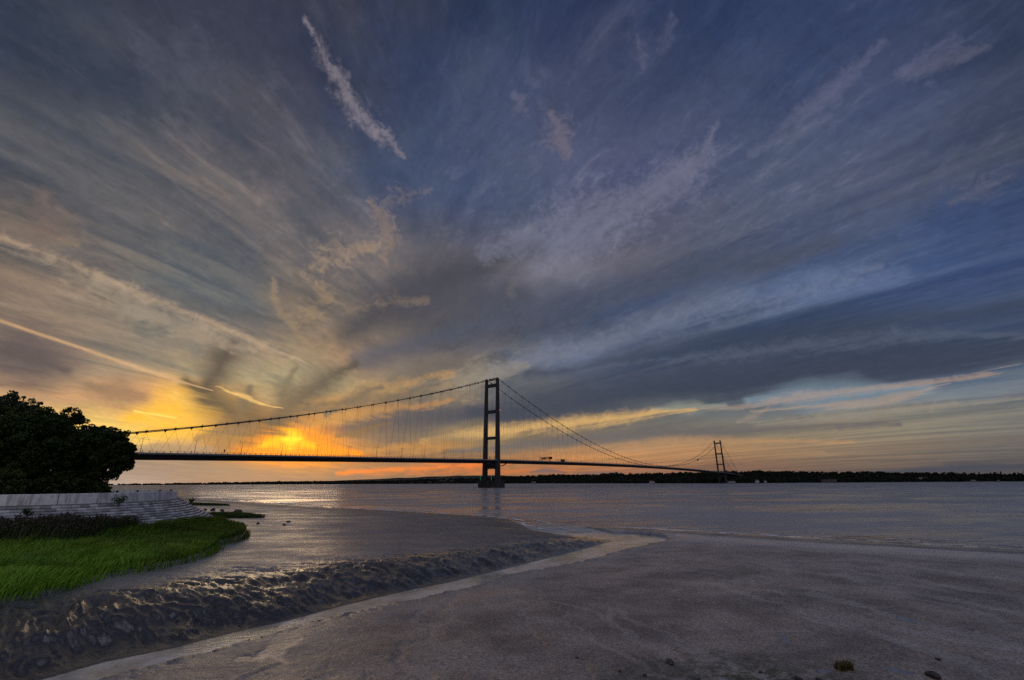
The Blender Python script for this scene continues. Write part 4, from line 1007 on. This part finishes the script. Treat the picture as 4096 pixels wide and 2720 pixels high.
def addb(vs, tone):
    b = len(Vb); Vb.extend(vs); Tb.extend([tone] * len(vs))
    for q in ((0, 1, 2, 3), (4, 7, 6, 5), (0, 4, 5, 1), (1, 5, 6, 2), (2, 6, 7, 3), (3, 7, 4, 0)): Fb.append(tuple(b + i for i in q))
for c in range(NCR):
    o0, z0 = prof_at(c / NCR); o1, z1 = prof_at((c + 1) / NCR)
    s = 30.0 + (.35 if c % 2 else 0); Ls = .72
    while s < WS[-1] - 60:
        g_ = .012; up = rg.uniform(-.012, .014); a0, a1 = s + g_, s + Ls - g_
        p = [(*wall_pt(a0, o0 + .02), z0 - .035 + up), (*wall_pt(a0, o1 - .115), z1 + .10 + up), (*wall_pt(a1, o1 - .115), z1 + .10 + up), (*wall_pt(a1, o0 + .02), z0 - .035 + up)]
        p += [(x, y, z - .3) for x, y, z in p]
        addb(p, rg.uniform(0, 1)); s += Ls
blk = np_mesh('block_courses', Vb, Fb, bm_, rv, attr=Tb)
# ledge between wall foot and first course, and the bedding under the blocks
led = MB().ring_loft([[(*wall_pt(s, .12), WB - .5), (*wall_pt(s, .62), WB - .5), (*wall_pt(s, .60), WB - .07), (*wall_pt(s, .12), WB - .02)] for s in np.arange(2, WS[-1] - 4, 1.0)])
led.build('ledge', mat('dirty_concrete', (.15, .14, .13), .85, .3, .3, 2.0, .02), rv)
MB().ring_loft([[(*wall_pt(s, -.3), .4), (*wall_pt(s, TOE - .1), .4), (*wall_pt(s, TOE - .1), TZ - .12), (*wall_pt(s, .5), WB - .35), (*wall_pt(s, -.3), WB - .35)] for s in np.arange(2, WS[-1] - 4, 1.0)]).build('bedding', mat('rubble_bedding', (.05, .045, .04), .9, .2, .3, 3.0, .05), rv)
# timber toe piling
M_TIM = mat('dark_timber', (.05, .035, .028), .85, .3, .4, 3.0, .03, 10.0, stretch=(1, 1, .2))
tp = MB(); s = 30.0
while s < WS[-1] - 60:
    p = wall_pt(s, TOE + .10); t2 = wall_pt(s + .3, TOE + .10); an_ = math.atan2(t2[1] - p[1], t2[0] - p[0])
    tp.box((p[0], p[1], 1.35 + rg.uniform(-.05, .08)), (.30, .14, 1.6), an_); s += .34
toe = tp.build('toe_piling', M_TIM, rv)
wl = MB().ring_loft([[(*wall_pt(s, TOE + .18), 1.72), (*wall_pt(s, TOE + .34), 1.72), (*wall_pt(s, TOE + .34), 1.94), (*wall_pt(s, TOE + .18), 1.94)] for s in np.arange(30, WS[-1] - 60, .8)]); wl.build('waling', M_TIM, toe)
# ground inside the wall
gp = [wall_pt(s, -.3) for s in np.arange(2, WS[-1] - 4, 1.5)]
gv = [(x, y, 5.0) for x, y in gp] + [(-400, 220, 5.0), (-400, -60, 5.0)]
me = bpy.data.meshes.new('grass_ground'); bmh = bmesh.new(); fv = [bmh.verts.new(p) for p in gv]; bmh.faces.new(fv); bmesh.ops.triangulate(bmh, faces=bmh.faces[:]); bmh.normal_update(); bmh.to_mesh(me); bmh.free()
tag(link('grass_ground', me, mat('rough_grass', (.035, .05, .02), .95, .1, .4, 1.5, .05, 6.0)), kind='structure')
for p in me.polygons:
    pass
# low timber fence behind the wall
fr = empty('timber_fence', (0, 0, 5.0)); tag(fr, 'low dark timber fence with slanting rail behind the sea wall by the tree', 'fence')
fp = [(-52.4, 59.6), (-51.0, 61.0), (-49.9, 62.9), (-49.4, 66.2), (-50.2, 69.4)]
for i, (x, y) in enumerate(fp): MB().box((x, y, .62), (.20, .20, 1.28), .3, .9).build('post', M_TIM, fr)
m = MB()
for a_, b_, za, zb in ((fp[0], fp[1], .75, 1.15), (fp[1], fp[2], .95, .95), (fp[2], fp[3], .9, 1.0), (fp[3], fp[4], 1.0, .95)): m.tube([(*a_, za), (*b_, zb)], .055, 4)
m.build('rail', M_TIM, fr)
# ---------------------------------------------------------------- trees on the headland
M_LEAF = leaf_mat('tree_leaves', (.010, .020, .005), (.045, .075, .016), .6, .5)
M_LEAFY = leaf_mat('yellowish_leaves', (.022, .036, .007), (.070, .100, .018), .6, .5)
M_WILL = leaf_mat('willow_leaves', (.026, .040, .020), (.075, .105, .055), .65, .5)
def big_tree(name, x, y, top, rx, rz, nl, leaf, label, seed, base=5.0, crown_lo=5.6, trunk=.32, lsize=.10, lean=(0, 0)):
    rg = np.random.RandomState(seed); root = empty(name, (x, y, base)); tag(root, label, 'tree')
    H = top - base; lo = crown_lo - base; cz = (H + lo) / 2; hz = (H - lo) / 2
    # bough ends spread through the crown, heavier toward its skin
    n = 170; d = rg.normal(size=(n, 3)); d /= np.linalg.norm(d, axis=1)[:, None]; q = rg.uniform(.25, 1, n) ** .45
    q *= (.90 + .16 * np.sin(3 * np.arctan2(d[:, 1], d[:, 0]) + seed) * np.cos(2.3 * d[:, 2] + seed))
    C = d * q[:, None] * np.array([rx, rx, hz]) * .86; C[:, 2] += cz; C[:, 0] += lean[0] * (C[:, 2] / H); C[:, 1] += lean[1] * (C[:, 2] / H)
    mb = MB(); fork = H * .22
    mb.tube([(0, 0, -.3), (.05, .03, fork * .5), (lean[0] * .2, lean[1] * .2, fork), (lean[0] * .5, lean[1] * .5, H * .5), (lean[0] * .8, lean[1] * .8, H * .82)], [trunk * 1.25, trunk, trunk * .85, trunk * .5, trunk * .12], 8)
    for k in range(0, n, 3):
        c = C[k]; a0 = Vector((lean[0] * .3, lean[1] * .3, fork + (H * .35) * rg.uniform(0, 1))); e = Vector(c)
        mid = a0.lerp(e, .5) + Vector((0, 0, -.1 * (e - a0).length + rg.uniform(-.2, .4))); mb.tube([a0, mid, e], [trunk * .3, trunk * .16, trunk * .04], 5)
    mb.build('trunk', M_BARK, root)
    rad = rg.uniform(.5, 1.25, n)[:, None] * np.array([[1, 1, .75]]) * (rx / 5.5)
    # ragged sprays on the outline
    k2 = 150; d2 = rg.normal(size=(k2, 3)); d2 /= np.linalg.norm(d2, axis=1)[:, None]; E = d2 * np.array([rx, rx, hz]) * rg.uniform(.76, .93, k2)[:, None]; E[:, 2] += cz; E[:, 2] = np.maximum(E[:, 2], lo * .9); E[:, 0] += lean[0] * (E[:, 2] / H); E[:, 1] += lean[1] * (E[:, 2] / H)
    r2 = rg.uniform(.16, .45, k2)[:, None] * np.array([[1.1, 1.1, .8]])
    V1, F1, t1 = crown_cloud(C, rad, nl // n, lsize, seed=seed); V2, F2, t2 = crown_cloud(E, r2, 90, lsize * .9, seed=seed + 1)
    np_mesh('crown', np.concatenate([V1, V2]), np.concatenate([F1, F2 + len(V1)]), leaf, root, attr=np.concatenate([t1, t2]))
    return root
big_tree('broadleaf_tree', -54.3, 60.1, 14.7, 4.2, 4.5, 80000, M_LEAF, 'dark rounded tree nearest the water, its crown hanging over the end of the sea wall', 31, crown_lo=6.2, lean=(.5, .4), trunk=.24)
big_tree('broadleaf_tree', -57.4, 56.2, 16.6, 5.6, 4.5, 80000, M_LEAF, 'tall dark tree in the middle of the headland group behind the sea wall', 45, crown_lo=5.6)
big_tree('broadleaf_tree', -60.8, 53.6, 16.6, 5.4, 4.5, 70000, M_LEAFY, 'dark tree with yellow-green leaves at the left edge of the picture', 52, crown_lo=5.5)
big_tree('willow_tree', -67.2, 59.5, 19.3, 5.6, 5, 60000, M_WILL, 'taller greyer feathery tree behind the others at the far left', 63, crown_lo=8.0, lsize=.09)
big_tree('broadleaf_tree', -64.5, 44.0, 14.5, 5.0, 4.0, 20000, M_LEAF, 'dark tree just outside the left edge, closing the headland group', 77, crown_lo=5.5)
big_tree('bush', -54.6, 56.6, 8.6, 3.2, 3.0, 12000, M_LEAF, 'dark bush filling the space under the middle tree behind the wall', 81, crown_lo=4.8, trunk=.1)
big_tree('bush', -56.8, 51.6, 8.8, 3.4, 3.0, 12000, M_LEAFY, 'dark bush under the left trees, right against the sea wall', 83, crown_lo=4.8, trunk=.1)
big_tree('bush', -52.6, 59.2, 7.4, 1.7, 1.6, 5000, M_LEAF, 'low bush at the foot of the tree nearest the water', 85, crown_lo=4.8, trunk=.08, lsize=.11)
# ---------------------------------------------------------------- marsh grass and reeds
def blades(name, poly, n, h0, h1, wd, material, label, cat, seed, gz, bend=.35, clump=None, edge=0.0, parent_kind='stuff', zfun=None, thin=None, hmod=None):
    rg = np.random.RandomState(seed); P = np.array(poly); lo, hi = P.min(0), P.max(0); out = []
    cnt = 0
    while cnt < n:
        q = rg.uniform(lo, hi, (n * 2, 2)); ok = inside(q[:, 0], q[:, 1], poly)
        if edge: ok |= (pdist(q[:, 0], q[:, 1], poly + poly[:1]) < edge * rg.uniform(0, 1, len(q)) ** 2)
        if clump: ok &= fbm(q[:, 0] * clump, q[:, 1] * clump, 3) > rg.uniform(.25, .6, len(q))
        if thin is not None: ok &= rg.uniform(0, 1, len(q)) < thin(q[:, 0], q[:, 1])
        q = q[ok]; out.append(q); cnt += len(q)
    q = np.concatenate(out)[:n]; n = len(q)
    z = zfun(q[:, 0], q[:, 1]) if zfun is not None else np.full(n, gz)
    t = rg.uniform(0, 2 * np.pi, n); w = wd * rg.uniform(.6, 1.3, n); tuft = fbm(q[:, 0] * .55 + 3, q[:, 1] * .55, 3)
    h = (h0 + (h1 - h0) * np.clip(rg.uniform(0, 1, n) * .5 + (tuft - .25) * 1.0, 0, 1.2))
    if hmod is not None: h = h * hmod(q[:, 0], q[:, 1])
    bd = rg.uniform(-.5, 2.6, n) * .7 + 4 * (tuft - .5); bx = np.cos(bd) * h * bend * rg.uniform(.3, 1.2, n); by = np.sin(bd) * h * bend * rg.uniform(.3, 1.2, n)
    dx, dy = np.cos(t) * w / 2, np.sin(t) * w / 2
    b0 = np.stack([q[:, 0] - dx, q[:, 1] - dy, z - .03], -1); b1 = np.stack([q[:, 0] + dx, q[:, 1] + dy, z - .03], -1)
    m0 = np.stack([q[:, 0] + bx * .35 - dx * .8, q[:, 1] + by * .35 - dy * .8, z + h * .6], -1); m1 = np.stack([q[:, 0] + bx * .35 + dx * .8, q[:, 1] + by * .35 + dy * .8, z + h * .6], -1)
    tp_ = np.stack([q[:, 0] + bx, q[:, 1] + by, z + h * (1 - .25 * bend)], -1); tq = tp_ + np.stack([dx * .15, dy * .15, h * 0], -1)
    V = np.stack([b0, b1, m1, m0, tq, tp_], 1).reshape(-1, 3); i = np.arange(n)[:, None] * 6
    F = np.concatenate([i + np.array([[0, 1, 2, 3]]), i + np.array([[3, 2, 4, 5]])])
    tone = np.clip(.5 + .22 * rg.normal(size=n) + .7 * (fbm(q[:, 0] * .22, q[:, 1] * .22 + 4, 3) - .5), 0, 1)
    o = np_mesh(name, V, F, material, attr=np.repeat(tone, 6)); tag(o, label, cat, kind=parent_kind); return o, q, z, h
def gz_(x, y): return mud_h(x, y, False)
def grass_mat(name, c1, c2, c3, lush):
    m = bpy.data.materials.new(name); m.use_nodes = True; N = NT(m.node_tree); b = N.n['Principled BSDF']
    P = N.n.new('ShaderNodeTexCoord').outputs['Object']; x, y, z = N.sep(P)
    at = N.n.new('ShaderNodeAttribute'); at.attribute_name = 'tone'
    n = N.m('ADD', N.m('MULTIPLY', at.outputs['Fac'], .65), N.m('MULTIPLY', N.noise(P, .45, 4.0, .6), .35))
    c = N.mix(N.mr(n, .25, .72), (*c1, 1), (*c2, 1))
    far = N.mr(N.m('ADD', y, N.m('MULTIPLY', N.noise(P, .12, 3.0, .5), 14)), lush[0], lush[1])
    c = N.mix(far, c, N.mix(1.0, c, (*c3, 1), 'MULTIPLY'))
    pt = N.mr(N.noise(P, .28, 5.0, .65), .48, .66, 0, .55)
    c = N.mix(pt, c, N.mix(1.0, c, (.75, .48, .9, 1), 'MULTIPLY'))
    N.put(b.inputs['Base Color'], c); b.inputs['Roughness'].default_value = .55; b.inputs['Specular IOR Level'].default_value = .25
    tr = N.n.new('ShaderNodeBsdfTranslucent'); N.put(tr.inputs[0], c); mx = N.n.new('ShaderNodeMixShader'); mx.inputs[0].default_value = .3
    N.l.new(b.outputs[0], mx.inputs[1]); N.l.new(tr.outputs[0], mx.inputs[2]); N.l.new(mx.outputs[0], N.n['Material Output'].inputs[0])
    return m
M_GRASS = grass_mat('marsh_grass', (.075, .210, .012), (.26, .47, .04), (.50, .38, .42), (38, 62))
blades('marsh_grass', GRASS, 110000, .35, 1.0, .055, M_GRASS, 'bright green marsh grass covering the mud bank below the block slope', 'grass', 5, 1.5, bend=.5, edge=.7, zfun=gz_)
M_REED = grass_mat('reed_stems', (.045, .068, .022), (.13, .155, .062), (1, 1, 1), (0, 400))
REEDP = [(-60, 29), (-52, 34.5), (-44.6, 41), (-40.4, 44.0), (-39.6, 47.5), (-40.0, 50), (-40.4, 52), (-42, 47.5), (-47, 43), (-56, 37), (-64, 32)]
def rh(x, y): return np.interp(y, [44, 52, 58, 62], [1.0, .85, .55, .4])
o, q, z, h = blades('reeds', REEDP, 20000, .9, 2.1, .05, M_REED, 'tall green-brown reeds with purplish seed heads growing between the grass and the block slope', 'reeds', 6, 1.5, bend=.18, edge=1.0, zfun=gz_, hmod=rh)
# seed heads on the reeds
C = np.stack([q[:, 0], q[:, 1], z + h * .92], -1)[::5]; Vv, Ff, tn = crown_cloud(C, np.tile([[.06, .06, .18]], (len(C), 1)), 5, .07, seed=12)
sh = np_mesh('seed_head', Vv, Ff, leaf_mat('reed_seed_heads', (.042, .036, .028), (.105, .085, .065), .9, 1.0), o, attr=tn); tag(sh, kind='stuff')
# low islets of marsh grass beyond the slope
M_GRASSD = grass_mat('dark_marsh_grass', (.028, .055, .010), (.070, .110, .020), (1, 1, 1), (0, 500))
isl1 = [(-56, 87.4), (-53.4, 86.2), (-49.6, 86.2), (-46.2, 87.0), (-45.4, 87.9), (-47.2, 89.6), (-50.6, 92.6), (-55.4, 95.0), (-60, 96), (-60, 91)]
isl2 = [(-92, 128.5), (-84, 125), (-77.9, 123.7), (-74, 124.6), (-76, 127), (-81, 129.8), (-91, 133.5), (-97, 133)]
for nm, pl, lb, g0 in (('marsh_islet', isl1, 'nearer low islet of marsh grass on the mud beyond the slope toe', 7), ('marsh_islet', isl2, 'farther thin strip of marsh grass on the mud near the waterline', 8)):
    blades(nm, pl, 9000, .35, .7, .06, M_GRASSD, lb, 'grass', g0, 1.2, edge=.3, zfun=gz_)
# ---------------------------------------------------------------- weeds on the slope
M_WEED = leaf_mat('weed_leaves', (.018, .040, .010), (.06, .11, .022), .6, 2.0)
def weed(s, q_, hh, rr_, label, seed, material=None):
    o_, z_ = prof_at(q_); p = wall_pt(s, o_); root = empty('weed', (p[0], p[1], z_ + .02)); tag(root, label, 'plant', 'weeds on the block slope')
    rg = np.random.RandomState(seed); mb = MB(); tips = []
    for k in range(7):
        t = rg.uniform(0, 6.28); e = (rr_ * .8 * math.cos(t), rr_ * .8 * math.sin(t), hh * rg.uniform(.5, 1)); mb.tube([(0, 0, 0), (e[0] * .4, e[1] * .4, e[2] * .6), e], [.02, .014, .006], 4); tips += [e, (e[0] * .55, e[1] * .55, e[2] * .7)]
    mb.build('stem', M_BARK, root)
    Vv, Ff, tn = crown_cloud(np.array(tips), np.tile([[rr_ * .38, rr_ * .38, hh * .16]], (len(tips), 1)), 26, .055, seed=seed)
    np_mesh('leaves', Vv, Ff, material or M_WEED, root, attr=tn)
def s_of(az_, q_):   # wall parameter whose slope point has this bearing from the viewer's bank
    best = None
    for s in np.arange(60, WS[-1] - 60, .25):
        p = wall_pt(s, prof_at(q_)[0]); a_ = math.degrees(math.atan2(p[0], p[1])); dd = abs(a_ - az_)
        if best is None or dd < best[0]: best = (dd, s)
    return best[1]
for az_, q_, hh, rr_, lb in ((-39.6, .10, 1.25, .62, 'largest leafy weed, growing at the foot of the sea wall'), (-41.8, .14, .45, .45, 'low spreading weed on the upper slope left of the largest one'),
        (-37.0, .42, .75, .50, 'round bushy weed in the middle of the slope'), (-36.9, .16, .8, .28, 'thin upright weed above the round bushy one'), (-45.4, .30, .75, .4, 'pale weed on the left part of the slope above the reeds'),
        (-38.3, .50, .3, .25, 'small weed tuft on the lower slope, left of the round one'), (-35.6, .10, .5, .35, 'low weed at the very end of the wall foot'), (-34.0, .28, .9, .3, 'stalky weed standing up on the right skyline of the slope'),
        (-37.6, .55, .3, .22, 'tiny weed low on the slope below the round one'), (-43.0, .45, .35, .3, 'small weed in a joint on the left part of the slope'), (-35.0, .2, .35, .3, 'small weed near the top of the right slope edge')):
    weed(s_of(az_, q_), q_, hh, rr_, lb, int(abs(az_ * 10)))
# ---------------------------------------------------------------- stones
M_STONE = mat('dark_wet_stone', (.035, .032, .030), .45, .5, .5, 3.0, .03, 9.0)
M_STONEB = mat('brown_stone', (.06, .042, .032), .6, .4, .5, 3.0, .03, 9.0)
def rock(x, y, a, b, c, label, seed, m_=None, group='stones on the mud'):
    rg = np.random.RandomState(seed); bmh = bmesh.new(); bmesh.ops.create_icosphere(bmh, subdivisions=3, radius=1.0)
    o1 = rg.uniform(0, 9, 3); fl = [(Vector(rg.normal(size=3)).normalized(), rg.uniform(.55, .85)) for _ in range(7)]
    for v in bmh.verts:
        p = v.co.copy()
        for n_, d_ in fl:
            k = p.dot(n_)
            if k > d_: p -= n_ * (k - d_) * .85
        p *= 1 + .10 * math.sin(3 * p.x + o1[0]) * math.sin(4 * p.y + o1[1]) + .05 * math.sin(9 * p.z + 7 * p.x + o1[2])
        v.co = Vector((p.x * a, p.y * b, p.z * c))
    me = bpy.data.meshes.new('stone'); bmh.to_mesh(me); bmh.free()
    for p in me.polygons: p.use_smooth = True
    o = link('stone', me, m_ or M_STONE); hz = float(mud_h(np.array([float(x)]), np.array([float(y)]))[0]); o.location = (x, y, hz + c * .35); o.rotation_euler = (0, 0, rg.uniform(0, 3)); tag(o, label, 'stone', group)
for i, (x, y, a, b, c, lb) in enumerate(((5.2, 17.6, .19, .13, .09, 'lone dark flat stone on the mud, left of the green algae'), (12.45, 15.75, .22, .15, .13, 'dark angular stone beside the right-hand puddle'),
        (6.75, 15.72, .30, .12, .08, 'long brownish stone at the bottom edge among the algae'), (8.55, 15.95, .13, .09, .07, 'small dark stone at the bottom edge right of the algae'), (4.1, 16.6, .08, .06, .05, 'tiny stone nearest the algae on its left'), (3.4, 16.9, .06, .05, .04, 'tiny pale-edged pebble farther left on the mud'),
        (5.6, 16.1, .11, .08, .06, 'dark knobbly stone among the algae, between the lone flat one and the frame edge'), (7.7, 16.5, .09, .07, .05, 'small round stone in the middle of the algae patch'), (9.2, 16.0, .10, .06, .05, 'small dark stone near the frame bottom, left of the seaweed tuft'), (13.9, 17.2, .09, .07, .05, 'small stone to the right of the angular stone by the puddle'), (2.2, 18.2, .07, .06, .04, 'isolated tiny stone well left of the algae'))):
    rock(x, y, a, b, c, lb, 20 + i, M_STONEB if 'brown' in lb or 'pale' in lb else None)
for i, (x, y, a, c, lb) in enumerate(((-56.6, 98.6, .95, .55, 'large dark rounded boulder behind the nearer grass islet'), (-66.0, 105.3, .6, .4, 'dark stone on the mud left of the boulder'), (-64.0, 105.1, .45, .3, 'pair-sized dark stone between the slope and the boulder'),
        (-62.4, 103.0, .55, .3, 'flat stone just left of the boulder'), (-68.6, 106.6, .4, .28, 'small stone closest to the revetment edge'), (-41.4, 73.6, .45, .3, 'reddish stone at the foot of the toe piling'), (-40.2, 76.2, .3, .2, 'small stone on the mud in front of the nearer islet'), (-37.0, 79.5, .35, .18, 'flat stone right of the nearer islet'),
        (-35.2, 74.4, .3, .15, 'low stone on the mud below the islet tip'))):
    rock(x, y, a, a * .8, c, lb, 50 + i, M_STONEB)
# tuft of weed standing in a puddle near the bottom right
tf, q, z, h = blades('seaweed_tuft', [(10.1, 16.35), (10.55, 16.35), (10.55, 16.65), (10.1, 16.65)], 260, .16, .34, .018, grass_mat('seaweed', (.04, .04, .01), (.11, .095, .022), (1, 1, 1), (0, 400)), 'yellowish tuft of seaweed beside a small puddle at the bottom right', 'seaweed', 15, 1.4, bend=.6, parent_kind=None, zfun=lambda x, y: mud_h(x, y))
